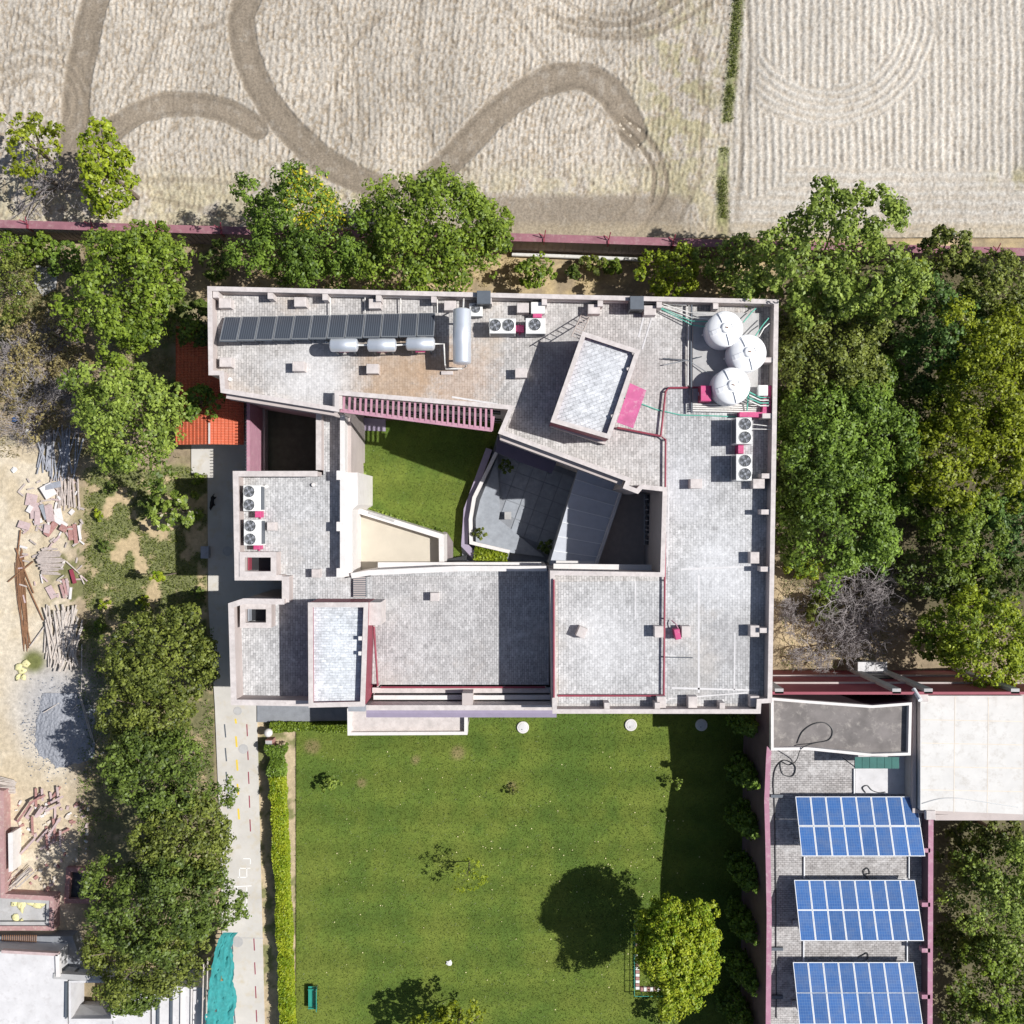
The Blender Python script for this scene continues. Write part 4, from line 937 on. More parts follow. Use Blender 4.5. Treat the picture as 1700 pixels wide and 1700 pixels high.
# ------------------------------------------------------------------ roof equipment
# solar water collectors
def collector_mat():
    m, nt, b, N, L = newmat('collector_glass'); tc = N.new('ShaderNodeTexCoord')
    w = N.new('ShaderNodeTexWave'); w.bands_direction = 'X'; w.inputs['Scale'].default_value = 2.6; w.inputs['Distortion'].default_value = 0; L.new(tc.outputs['Object'], w.inputs[0])
    r = ramp(N, [(.3, (.045, .052, .065)), (.8, (.10, .11, .13))]); L.new(w.outputs[0], r.inputs[0]); L.new(r.outputs[0], b.inputs['Base Color']); b.inputs['Roughness'].default_value = .18
    return m
MT['coll'] = collector_mat()
cm = None
for i in range(12):
    x0 = 373 + i * 29.25; yt = 526.5 - i * .55; yb = 565.5 - i * .75
    zl, zh = 8.75, 9.75
    A, B = X3((x0, yt), zl), X3((x0 + 28, yt), zl); D = (A[0], X2((0, yb), zh)[1], zh)
    A, ux, uy, uz = frame_basis(A, B, D); Wd = (Vector(B) - A).length; Ln = (Vector(D) - A).length
    e = empty('solar_collector', (A.x + Wd / 2, (A.y + D[1]) / 2, ZD), 'dark glazed solar water collector tilted in the long row on the roof', 'solar collector', 'row of solar water collectors')
    if cm is None: cm = panel_meshes(Wd, Ln, MT['coll'], MT['grill'], 'c')
    rot = Matrix((ux, uy, uz)).transposed()
    if rot.determinant() < 0: rot = Matrix((-ux, uy, uz)).transposed()
    add_panel(cm[0], cm[1], ('absorber_glass', 'collector_frame'), A + ux * Wd / 2 + uy * Ln / 2, rot, e)
    for t in (.1, .9):
        hi = A + ux * Wd * t + uy * Ln * .95 - uz * .05; lo = A + ux * Wd * t + uy * Ln * .05 - uz * .05
        MB().tube([(hi.x, hi.y, ZD - .02), tuple(hi)], .03, 5).build('stand_leg', MT['dkgrey'], e); MB().tube([(lo.x, lo.y, ZD - .02), tuple(lo)], .03, 5).build('stand_leg', MT['dkgrey'], e)
    MB().tube([tuple(A + ux * .02 + uy * (Ln + .05)), tuple(A + ux * (Wd - .0) + uy * (Ln + .05))], .03, 6).build('header_pipe', MT['dkgrey'], e)
def drum(x, y, lx, dia, z, axis, label, name):
    L_ = M_(lx, z); r = M_(dia, z) / 2; c = X3((x, y), z); e = empty(name, (c[0], c[1], ZD), label, 'water heater', 'steel hot water drums')
    ax = (1, 0, 0) if axis == 'x' else (0, 1, 0)
    pr = [(.02, -L_ / 2 - .10), (r * .6, -L_ / 2 - .08), (r * .93, -L_ / 2 - .02), (r, -L_ / 2 + .03), (r, -L_ / 6), (r * 1.012, -L_ / 6 + .01), (r * 1.012, L_ / 6 - .01), (r, L_ / 6), (r, L_ / 2 - .03), (r * .93, L_ / 2 + .02), (r * .6, L_ / 2 + .08), (.02, L_ / 2 + .10)]
    MB().lathe(c, pr, 32, ax).build('drum', MT['steel'], e, True)
    for s in (-.36, .36):
        p = (c[0] + ax[0] * L_ * s, c[1] + ax[1] * L_ * s)
        for q in (-.8, .8):
            MB().box((p[0] + ax[1] * r * q, p[1] + ax[0] * r * q, (ZD + z - r * .5) / 2), (.08, .08, z - r * .5 - ZD)).build('stand_leg', MT['dkgrey'], e)
        MB().box((p[0], p[1], z - r * .95), (.1 + ax[1] * r * 1.7, .1 + ax[0] * r * 1.7, .08)).build('cradle', MT['dkgrey'], e)
    return e, c, L_, r
drum(571, 573, 42, 22, 10.0, 'x', 'small steel water drum with red band nearest the bare roof corner', 'hot_water_drum')
drum(634, 573, 43, 22, 10.0, 'x', 'small steel water drum with red band between the two other small drums', 'hot_water_drum')
drum(698, 571, 43, 22, 10.0, 'x', 'small steel water drum with red band beside the big steel cylinder', 'hot_water_drum')
drum(767, 558.5, 88, 30, 10.3, 'y', 'big horizontal steel hot water cylinder at the end of the collector row', 'hot_water_drum')
for i, x in enumerate((571, 634, 698)):
    q = X2((x, 583), 9.7); tag(MB().box((q[0], q[1] - .02, 9.68), (.55, .08, .10)).build('drum_badge', MT['magenta'], None, origin=(q[0], q[1], 9.68)), None, None).parent = bpy.data.objects['hot_water_drum' + ('' if i == 0 else '.%03d' % i)]
for i in range(3):
    o = bpy.data.objects['drum_badge' + ('' if i == 0 else '.%03d' % i)]; o.location = o.location - o.parent.location
def pipe(pts, r, m, label, cat='pipe', group=None, z=None, name='water_pipe', n=6):
    P3 = [X3(p[:2], p[2] if len(p) > 2 else z) for p in pts]
    return tag(MB().tube(P3, r, n).build(name, m, None, origin=P3[0]), label, cat, group)
pipe([(593, 573, 10), (612, 573, 10)], .05, MT['pvc'], 'short pipe joining the first and second small steel drums')
pipe([(657, 573, 10), (676, 572, 10)], .05, MT['pvc'], 'short pipe joining the second and third small steel drums')
pipe([(720, 571, 9.9), (737, 571, 9.9), (739, 606, 9.9), (740, 612, 8.9), (768, 612, 8.9), (774, 608, 9.2), (774, 602, 10)], .05, MT['pvc'], 'white pipe bending from the small drums to the big cylinder')
pipe([(545, 569, 9.6), (540, 568, 9.6), (540, 568, 8.52)], .04, MT['pvc'], 'short white pipe end dropping from the first small drum')
pipe([(545, 491, 8.8), (700, 494, 8.8), (830, 497, 8.8), (1075, 503, 8.8), (1140, 506, 8.8)], .05, MT['pvc'], 'long white pipe running inside the field-side parapet')
for i, x in enumerate((548, 606, 665, 726)):
    pipe([(x, 494, 8.78), (x, 520 if i else 560, 8.75)], .035, MT['pvc'], 'thin white feed pipe from the long pipe to the collector row', 'pipe', 'collector feed pipes')
pipe([(770, 490, 8.9), (769, 512, 9.6), (769, 516, 10.2)], .05, MT['pvc'], 'white riser pipe above the end of the big steel cylinder')
# air conditioners
def condenser(x, y, wx, wy, h, fans, label, zd=ZD, group='rooftop condensers', side='x'):
    zt = zd + .15 + h; c = X2((x, y), zt); w, d = M_(wx, zt), M_(wy, zt)
    e = empty('condenser_unit', (c[0], c[1], zd), label, 'air conditioner', group)
    MB().bbox((c[0], c[1], zd + .15 + h / 2), (w, d, h), 0, .03).build('casing', MT['acwhite'], e)
    fr = None
    for (fx_, fy_, rpx) in fans:
        q = X2((fx_, fy_), zt); r = M_(rpx, zt)
        ring = MB().lathe((q[0], q[1], zt), [(r, -.01), (r, .03), (r * .94, .04), (r * .93, -.01)], 28).build('fan_shroud', MT['acwhite'], e)
        MB().lathe((q[0], q[1], zt), [(r * .92, -.03), (r * .92, .006), (.02, .007)], 28).build('fan_opening', MT['black'], ring)
        bl = MB(); 
        for k in range(4):
            a = k * math.pi / 2 + .5
            p1 = (q[0] + r * .2 * math.cos(a), q[1] + r * .2 * math.sin(a), zt + .012); p2 = (q[0] + r * .85 * math.cos(a - .32), q[1] + r * .85 * math.sin(a - .32), zt + .010); p3 = (q[0] + r * .85 * math.cos(a + .42), q[1] + r * .85 * math.sin(a + .42), zt + .022)
            bl.add([p1, p2, p3], [(0, 1, 2)])
        bl.lathe((q[0], q[1], zt + .015), [(r * .22, 0), (r * .2, .02), (.01, .024)], 16); bl.build('fan_blades', MT['pipe_d'], ring)
        gd = MB()
        for k in range(14):
            a = k * math.pi / 7; gd.tube([(q[0] + r * .15 * math.cos(a), q[1] + r * .15 * math.sin(a), zt + .045), (q[0] + r * .95 * math.cos(a), q[1] + r * .95 * math.sin(a), zt + .035)], .008, 4, None, False)
        for rr in (.35, .6, .8): gd.tube([(q[0] + r * rr * math.cos(a * math.pi / 10), q[1] + r * rr * math.sin(a * math.pi / 10), zt + .042) for a in range(21)], .008, 4, None, False)
        gd.build('fan_guard', MT['grill'], ring)
    if side == 'x':
        for s in (-1, 1): MB().box((c[0] + s * (w / 2 + .006), c[1], zd + .2 + h * .5), (.012, d * .9, h * .8)).build('coil_grille', MT['dkgrey'], e)
    else:
        for s in (-1, 1): MB().box((c[0], c[1] + s * (d / 2 + .006), zd + .2 + h * .5), (w * .9, .012, h * .8)).build('coil_grille', MT['dkgrey'], e)
    for s in (-1, 1): MB().box((c[0], c[1] + s * d * .38, zd + .075), (w * .95, .1, .15)).build('mounting_rail', MT['dkgrey'], e)
    return e
condenser(834, 541, 44, 25, 1.0, [(822, 540, 10.5), (844, 540, 10.5)], 'twin-fan condenser beside the big steel cylinder', side='y')
condenser(889, 541, 33, 26, 1.0, [(888, 539, 10.5)], 'single-fan condenser beside the twin-fan one near the field-side parapet', side='y')
condenser(790, 514, 22, 22, .5, [(790, 512, 8)], 'small condenser tucked against the parapet by the big cylinder', side='y')
condenser(1235, 715, 26, 44, 1.25, [(1237, 704, 10.5), (1237, 726, 10.5)], 'twin-fan condenser under the magenta pipe bracket beside the tanks')
condenser(1235, 776, 26, 44, 1.25, [(1237, 765, 10.5), (1237, 787, 10.5)], 'twin-fan condenser beside the side parapet, farther from the tanks')
condenser(418, 827, 29, 43, 1.1, [(413.5, 816, 10), (413.5, 838, 10)], 'twin-fan condenser on the lower wing by its corner coping', ZL)
condenser(419, 884, 29, 43, 1.1, [(415.5, 873, 10), (415.5, 895, 10)], 'twin-fan condenser on the lower wing beside the light well', ZL)
for i, (x, y, wx, wy, z, zd, lab) in enumerate(((428, 853, 9, 11, .7, ZL, 'magenta pipe cover between the two lower wing condensers'), (426, 907, 10, 10, .7, ZL, 'magenta pipe cover between light well and condenser'), (863, 545, 12, 9, .5, ZD, 'magenta pipe cover between twin and single fan condensers'), (892, 524, 13, 6, .6, ZD, 'magenta bracket above the single-fan condenser'), (1230, 746, 8, 12, .7, ZD, 'magenta pipe cover between the two side parapet condensers'))):
    q = X2((x, y), zd + z); mb = MB(); mb.bbox((q[0], q[1], zd + z / 2), (M_(wx), M_(wy), z)); mb.tube([(q[0], q[1] - .3, zd + .1), (q[0], q[1] + .3, zd + .1)], .05, 6)
    tag(mb.build('pipe_cover', MT['magenta'], None, origin=(q[0], q[1], zd)), lab, 'pipe cover', 'magenta pipe covers')
q = X2((893, 511), 9.1); e = empty('junction_cabinet', (q[0], q[1], ZD), 'white metal cabinet against the parapet behind the single-fan condenser', 'cabinet')
MB().bbox((q[0], q[1], ZD + .35), (.8, .65, .6)).build('cabinet_body', MT['acwhite'], e); MB().box((q[0], q[1] - .33, ZD + .35), (.7, .02, .5)).build('cabinet_door', MT['alu'], e); MB().box((q[0], q[1], ZD + .03), (.6, .5, .07)).build('cabinet_base', MT['dkgrey'], e)
for i, (x, y) in enumerate(((803, 494), (1057, 503))):
    q = X2((x, y), 9.7); e = empty('parapet_box', (q[0], q[1], ZD), ['dark grey ventilation box on the parapet near the big cylinder', 'dark grey ventilation box on the parapet near the water tank pipes'][i], 'vent box', 'dark parapet boxes')
    MB().bbox((q[0], q[1], 9.15), (.78, .75, 1.3)).build('box_body', MT['dkgrey'], e)
    for k in range(4): MB().box((q[0], q[1] - .385, 8.8 + k * .22), (.66, .03, .06)).build('vent_louvre', MT['black'], e)
# ladder
e = empty('ladder', X3((972, 530), ZD), 'rusty steel ladder leaning on the stair tower corner', 'ladder')
La, Lb = Vector(X3((972, 524), ZD)), Vector(X3((955, 562), 11.2)); dd = (Lb - La); sd_ = dd.cross(Vector((0, 0, 1))).normalized() * .24
for s in (-1, 1): MB().tube([La + sd_ * s, Lb + sd_ * s], .035, 6).build('rail', MT['wood'], e)
for k in range(9): p = La.lerp(Lb, (k + .5) / 9); MB().tube([p - sd_, p + sd_], .028, 6).build('rung', MT['wood'], e)
# water tanks on their platform
tp = tag(MB().prism([X2(p, 8.72) for p in [(1150, 517), (1264, 520), (1263, 684), (1150, 680)]], ZD - .02, 8.72).build('tank_platform', MT['concrete'], None, origin=X3((1207, 600), ZD)), 'raised concrete platform under the three water tanks', 'platform')
for i, (x, y, rp, lab) in enumerate(((1205, 545, 30, 'white water tank in the parapet corner, first of three'), (1243, 585, 31, 'white water tank nearest the side parapet, between the other two'), (1216, 640, 31, 'white water tank beside the magenta box'))):
    zt = 10.35; c = X2((x, y), zt - .2); r = M_(rp, zt - .2); e = empty('water_tank', (c[0], c[1], 8.72), lab + ', domed and ribbed', 'water tank', 'white rooftop water tanks')
    pr = [(r * .97, 0), (r, .04)]
    for k in range(5): z0 = .12 + k * .22; pr += [(r, z0), (r * .975, z0 + .03), (r * .975, z0 + .07), (r, z0 + .10)]
    pr += [(r, 1.22), (r * .95, 1.30), (r * .80, 1.42), (r * .55, 1.53), (r * .32, 1.58), (r * .30, 1.59)]
    MB().lathe((c[0], c[1], 8.72), pr, 48).build('tank_body', MT['tank'], e, True)
    ld = MB().lathe((c[0], c[1], 10.28), [(r * .28, 0), (r * .30, .04), (r * .29, .09), (r * .20, .13), (.02, .14)], 32).build('tank_lid', MT['tank'], e, True)
    MB().box((c[0], c[1], 10.44), (.16, .05, .05), -.3).build('lid_handle', MT['rust'], ld)
    for k in range(4):
        a = .35 + k * math.pi / 2; rm = MB(); vs = []
        for (rr, zz) in ((.34, 1.585), (.55, 1.54), (.80, 1.44), (.94, 1.32)):
            for s in (-.115, .115):
                for up in (-.04, .055):
                    vs.append((c[0] + r * rr * math.cos(a) - r * s * math.sin(a), c[1] + r * rr * math.sin(a) + r * s * math.cos(a), 8.72 + zz + up))
        fs = []
        for j in range(3):
            b = j * 4; fs += [(b + 1, b + 3, b + 7, b + 5), (b, b + 1, b + 5, b + 4), (b + 3, b + 2, b + 6, b + 7)]
        fs += [(0, 2, 3, 1), (12, 13, 15, 14)]
        rm.add(vs, fs).build('dome_rib', MT['tank'], e)
    a = 3.3; MB().tube([(c[0] + r * .97 * math.cos(a), c[1] + r * .97 * math.sin(a), 8.95), (c[0] + r * 1.12 * math.cos(a), c[1] + r * 1.12 * math.sin(a), 8.95)], .06, 8).build('outlet_stub', MT['pvc'], e)
# pump cabinet and brackets
q = X2((1172, 653), 9.55); e = empty('pump_cabinet', (q[0], q[1], 8.72), 'bright magenta pump cabinet beside the water tank', 'cabinet')
MB().bbox((q[0], q[1], 9.15), (.60, .88, .8), 0, .03).build('cabinet_body', MT['magenta'], e); MB().box((q[0] - .31, q[1], 9.12), (.02, .75, .6)).build('cabinet_door', MT['maroon'], e); MB().tube([(q[0] - .33, q[1] - .1, 9.2), (q[0] - .36, q[1] + .1, 9.2)], .02, 5).build('handle', MT['steel'], e)
e = empty('valve_station', X3((1268, 680), ZD), 'magenta angle bracket with white and green valves beside the tank', 'pipe bracket')
MB().prism([X2(p, 9.2) for p in [(1228, 684), (1266, 684), (1270, 640), (1281, 640), (1279, 693), (1228, 692)]], ZD - .01, 9.2).build('bracket', MT['magenta'], e)
MB().bbox((*X2((1267, 648), 9.5), 9.35), (.55, .6, .3)).build('meter_box', MT['acwhite'], e)
for k in range(4): MB().tube([X3((1244, 651 + k * 5), 9.3), X3((1262, 660 + k * 4.5), 9.3), X3((1276, 660 + k * 4.5), 9.3)], .045, 6).build('valve_pipe', MT['green_pipe' if k % 2 == 0 else 'pvc'], e)
MB().tube([X3((1243, 648), 9.3), X3((1240, 682), 9.0)], .04, 6).build('valve_pipe', MT['green_pipe'], e)
for k in range(3): q = X3((1276, 660 + k * 6), 9.36); MB().box(q, (.16, .06, .05)).build('valve_lever', MT['black'], e)
pipe([(1026, 655, 9.0), (1042, 662, 8.56), (1090, 680, 8.54), (1130, 689, 8.54), (1175, 690, 8.54), (1225, 692, 8.54)], .035, MT['green_pipe'], 'thin green hose curving from the pink canopy towards the tanks', 'hose')
for k, (a, b) in enumerate((((1088, 507), (1148, 533)), ((1093, 505), (1148, 527)), ((1096, 512), (1150, 540)), ((1100, 504), (1145, 519)))):
    pipe([(a[0], a[1], 8.95), (b[0], b[1], 8.95), (b[0] + 28, b[1] + (3 if k else 1), 9.3)], .03, MT['green_pipe' if k % 2 == 0 else 'pvc'], 'slanting pipe from the parapet to the first water tank', 'pipe', 'slanting tank pipes')
pipe([(1144, 506, 8.8), (1143, 560, 8.8), (1142, 640, 8.8)], .05, MT['pvc'], 'upright run of white pipe along the platform edge')
pipe([(1148, 506, 8.9), (1147, 600, 8.9), (1148, 686, 8.9)], .06, MT['dkgrey'], 'dark pipe along the platform edge')
pipe([(1100, 595, 8.7), (1142, 598, 8.8), (1165, 592, 9.0)], .03, MT['dkgrey'], 'thin dark pipe crossing the platform edge by the middle tank')
pipe([(1102, 606, 8.7), (1142, 598, 8.85), (1180, 622, 9.0)], .03, MT['grill'], 'thin grey pipe crossing from the deck towards the magenta box')
for k in range(4):
    pipe([(1150, 671 + k * 3.6, 8.82), (1205, 672 + k * 3.6, 8.82), (1262, 674 + k * 3.4, 8.82)], .045, MT['pvc'], 'white pipe in the bundle along the tank platform edge', 'pipe', 'bundle of white tank pipes')
pipe([(1234, 535, 9.2), (1248, 518, 9.0), (1255, 512, 8.9)], .035, MT['green_pipe'], 'green pipe rising from the corner tank')
pipe([(1254, 558, 9.6), (1266, 540, 9.4), (1276, 528, 9.3)], .035, MT['green_pipe'], 'green pipe forking towards the side parapet')
pipe([(1260, 559, 9.6), (1268, 545, 9.4), (1277, 537, 9.3)], .035, MT['pvc'], 'white pipe forking towards the side parapet')
pipe([(1248, 704, 9.2), (1282, 708, 9.2)], .025, MT['pvc'], 'upper thin pipe from the condenser to the side parapet', 'pipe')
pipe([(1248, 712, 9.2), (1282, 713, 9.2)], .025, MT['pvc'], 'lower thin pipe from the condenser to the side parapet', 'pipe')
# maroon pipe rails
def rail(pts, z, zd, label):
    P3 = [X3(p, z) for p in pts]; e = empty('pipe_rail', (P3[0][0], P3[0][1], zd), label, 'railing', 'maroon pipe rails on the roof')
    MB().tube(P3, .06, 8).build('rail', MT['maroon'], e)
    for a, b in zip(P3[:-1], P3[1:]):
        n_ = max(1, int((Vector(b) - Vector(a)).length / 2.2))
        for k in range(n_ + 1):
            p = Vector(a).lerp(Vector(b), k / n_); MB().box((p.x, p.y, (zd + z) / 2), (.09, .09, z - zd)).build('rail_post', MT['cope'], e)
rail([(1164, 643), (1110, 644), (1105, 650), (1097, 724), (1105, 730), (1104, 900), (1102, 1155)], 8.75, ZD, 'long maroon pipe rail between the pink canopy and side wing')
rail([(1025, 710), (1097, 724)], 8.8, ZD, 'short maroon pipe rail below the pink canopy')
rail([(926, 1155), (1101, 1155)], 8.75, ZD, 'maroon pipe rail along the front parapet of the side wing')
rail([(919.5, 962), (919.5, 1158)], 9.62, ZT - .02, 'maroon pipe rail on the wall above the shaded court roof')
rail([(632, 1141), (905, 1141)], 6.15, ZL, 'maroon pipe rail across the front of the court roof')
rail([(621, 1040), (627, 1139)], 6.5, ZL, 'maroon pipe rail beside the lime-washed stair box')
# junk on the east roof
e = empty('roof_tap_stand', X3((1126, 1052), ZD), 'magenta stand with bent pipe beside a roof block', 'pipe stand')
MB().bbox((*X2((1125, 1053), 9.2), 8.85), (.32, .6, .7), .2).build('stand_body', MT['magenta'], e); MB().tube([X3((1128, 1047), 9.1), X3((1122, 1036), 9.0), X3((1115, 1030), 8.7)], .035, 6).build('bent_pipe', MT['mauve'], e); MB().box((*X2((1132, 1050), 8.8), 8.65), (.5, .5, .3)).build('stand_base', MT['black'], e)
pipe([(1106, 1091, 8.56), (1150, 1092, 8.58)], .03, MT['dkgrey'], 'dark rod lying across the side wing roof', 'rod', None, None, 'loose_rod')
for i, (x, y, z) in enumerate(((443, 808, ZL), (521, 805, ZL), (383, 630, ZD))):
    q = X3((x, y), z); tag(MB().lathe(q, [(.09, -.01), (.09, .14), (.12, .15), (.11, .19), (.01, .20)], 14).build('vent_cap', MT['white'], None, origin=q), ['small white vent cap on the lower wing roof near a condenser', 'small white vent cap on the lower wing roof near the white wall', 'small white vent cap in the corner of the upper roof'][i], 'vent cap', 'white roof vents')
# ------------------------------------------------------------------ yard: poles, slabs, logs, heaps
def pole(p, q, z0, z1, r, m, name, label, cat, group):
    a, b = X3(p, z0), X3(q, z1); return tag(MB().tube([a, b], r, 6, r * .85).build(name, m, None, origin=a), label, cat, group)
for i in range(58):
    t = random.random(); xt = 72 + 66 * t + random.gauss(0, 3); yt = random.uniform(1002, 1040) + (25 if t > .9 else 0)
    xb = 66 + 70 * random.random() * .55 + t * 32; yb = random.uniform(1078, 1108) + (10 if 80 < xb < 110 else 0)
    if i % 6 == 0: xt, xb = 92 + random.random() * 14, 116 + random.random() * 14
    z = .06 + .34 * random.random() * math.sin(math.pi * min(1, max(0, (xb - 55) / 90)))
    pole((xt, yt), (xb, yb), z + .05, z, random.uniform(.045, .075), MT['bamboo'], 'bamboo_pole', 'grey bamboo pole in the splayed heap on the sand', 'pole', 'heap of bamboo poles')
for i in range(30):
    x = 64 + random.random() * 66; d = random.gauss(0, 7)
    pole((x + d, random.uniform(705, 735)), (x - d, random.uniform(775, 800)), .06 + .3 * random.random(), .06 + .2 * random.random(), random.uniform(.04, .06), MT['pipe_d'], 'steel_prop', 'dull grey steel prop in the shaded stack under the bare bush', 'prop', 'stack of grey props')
for i in range(16):
    x = 96 + random.random() * 36
    pole((x, random.uniform(786, 800)), (x + random.gauss(0, 4), random.uniform(838, 848)), .06 + .25 * random.random(), .08, .06, MT['wood'], 'timber_batten', 'pale timber batten lying beside the slab heap', 'batten', 'pale battens by the slabs')
for i in range(20):
    x = 24 + random.random() * 16; x2 = 36 + random.random() * 14
    pts = [X3(p, .05 + .05 * random.random()) for p in curve([(x, random.uniform(905, 950)), (x + 3, 985), ((x + x2) / 2 + 3, 1030), (x2 + 2, random.uniform(1065, 1082))], 3)]
    tag(MB().tube(pts, .022, 5).build('reinforcing_bar', MT['rust'], None, origin=pts[0]), 'long rusty reinforcing bar in the bundle on the sand', 'steel bar', 'bundle of rusty bars')
for i, (p, q) in enumerate((((26, 910), (56, 985)), ((55, 932), (13, 966)), ((34, 880), (28, 930)), ((40, 960), (72, 1030)), ((85, 1025), (50, 1073)), ((110, 932), (132, 952)), ((106, 955), (96, 962)), ((133, 955), (140, 970)))):
    pole(p, q, .15, .12, .05, MT['rust' if i < 4 else 'bamboo'], 'loose_pole', ['thick rusty pole across the top of the bar bundle', 'thin pole crossing the bar bundle at a slant', 'upright rusty rod beside the slab heap', 'slanting rusty rod between bars and bamboo', 'thin bamboo crossing the splayed heap', 'white stake beside the log pile', 'short stake touching the log pile', 'short stake lying on the dry grass'][i], 'pole', 'loose poles in the yard')
for i in range(17):
    y = 912 + i * 2.5; xm = 84 + random.gauss(0, 1.5); hw = 21 - abs(i - 8) * .9 + random.gauss(0, 1.5)
    z = .1 + .3 * math.sin(math.pi * (i + .5) / 17)
    a, b = X3((xm - hw, y), z), X3((xm + hw, y + random.gauss(0, 1.5)), z)
    tag(MB().tube([a, b], .075, 7, .065).build('timber_log', MT['wood'], None, origin=a), 'weathered log in the rounded pile beside the bare sand', 'log', 'pile of logs')
def plank(x, y, wx, wy, ang, z, m, name, label, cat, group, t=.06):
    c = X2((x, y), z); o = MB().bbox((0, 0, 0), (M_(wx), M_(wy), t), 0, .012).build(name, m, None, origin=(0, 0, 0)); o.location = (c[0], c[1], z); o.rotation_euler = (random.gauss(0, .05), random.gauss(0, .05), ang); return tag(o, label, cat, group)
SL = [(52, 830, 18, 20, .2, 'slab'), (58, 848, 16, 26, -.1, 'slab'), (49, 845, 8, 12, .5, 'slabw'), (62, 860, 9, 22, .05, 'slab'), (73, 850, 7, 26, -.4, 'bluestone'), (82, 852, 13, 28, -.15, 'slab'), (97, 855, 12, 22, -.2, 'slabw'), (63, 866, 15, 8, -.4, 'slabw'), (86, 876, 10, 32, .62, 'brick'), (99, 866, 28, 9, .62, 'slabw'), (78, 878, 10, 14, .2, 'slab'), (105, 877, 12, 10, .5, 'brick'), (118, 885, 9, 24, -.06, 'brick'), (125, 886, 6, 32, -.1, 'brick'), (132, 884, 4, 24, -.15, 'slabw'), (40, 872, 20, 12, .3, 'slab'), (80, 815, 20, 22, -.5, 'slabw'), (88, 806, 26, 10, -.2, 'pipe_d'), (119, 850, 7, 9, .7, 'slabw')]
for i, (x, y, a, b, r, m) in enumerate(SL):
    plank(x, y, a, b, -r, .10 + .05 * (i % 6), MT[m], 'stone_slab', {'slab': 'dusty pink slab in the tumbled heap', 'slabw': 'pale broken slab in the tumbled heap', 'bluestone': 'single blue-grey slab in the tumbled heap', 'brick': 'red-brown framed panel in the tumbled heap', 'pipe_d': 'dull grey sheet lying over the slab heap'}[m], 'slab', 'tumbled slab heap')
for i, (x, y, a, b, r, m) in enumerate(((85, 983, 11, 22, .5, 'slab'), (108, 975, 4, 28, .25, 'redcope'), (113, 975, 4, 30, .15, 'slab'), (121, 957, 6, 24, .3, 'maroon'), (117, 985, 4, 20, -.1, 'slabw'), (104, 982, 4, 24, .3, 'redcope'))):
    plank(x, y, a, b, r, .08 + .04 * i, MT[m], 'painted_board', ['flat dusty pink board lying alone on the sand by the bamboo', 'narrow red board leaning in the board stack', 'narrow pink board in the board stack', 'maroon board on top of the board stack', 'pale board at the end of the board stack', 'red board at the edge of the board stack'][i], 'board', 'painted boards')
for i in range(26):
    plank(38 + random.random() * 66, 1318 + random.random() * 90, 3.5, random.uniform(18, 40), random.choice([.0, -.6, -.75, .1, -1.1]), .08 + .02 * i, MT['slab' if i % 3 else 'brick'], 'rubble_plank', 'dusty red plank in the rubble beside the unfinished house', 'plank', 'rubble planks')
for i in range(150):
    x, y = 26 + random.random() * 124, 1330 + random.random() * 150
    if x > 100 and y > 1430: continue
    s = random.uniform(.06, .34); q = X2((x, y)); mb = MB().box((0, 0, 0), (s, s * random.uniform(.4, .9), s * .4), 0, .75)
    o = mb.build('rubble_block', MT[random.choice(['slab', 'brick', 'slabw', 'cream', 'cream'])], None); o.location = (q[0], q[1], s * .18); o.rotation_euler = (0, 0, random.random() * 3); tag(o, 'broken block in the rubble by the unfinished house', 'rubble', 'rubble blocks')
for i in range(22):
    x = 14 + random.random() * 30; y = 1462 - random.random() * 16 + (44 - x) * .35
    pole((x - 12, y + 12), (x + 14, y - 12), .2 + .3 * random.random(), .3 + .2 * random.random(), .03, MT['bamboo'], 'brush_stick', 'thin stick in the bundle against the red wall', 'stick', 'stick bundle')
for i in range(14):
    pole((-6 + random.random() * 6, 1288 + i * 2 + random.random() * 3), (24 + random.random() * 4, 1296 + i * 1.6), .1 + .3 * random.random(), .1, .04, MT['bamboo'], 'brush_stick', 'pale stick in the fan beside the red wall corner', 'stick', 'pale stick fan')
for i in range(70):                            # splintered offcuts strewn over the dump
    x, y = 34 + random.random() * 106, random.choice((random.uniform(795, 905), random.uniform(900, 1000)))
    plank(x, y, random.uniform(2, 4), random.uniform(6, 18), random.random() * 3.1, .05 + .12 * random.random(), MT[random.choice(['slabw', 'wood', 'slab', 'wood'])], 'timber_offcut', 'small pale offcut strewn around the slab heap and log pile', 'offcut', 'strewn offcuts', .04)
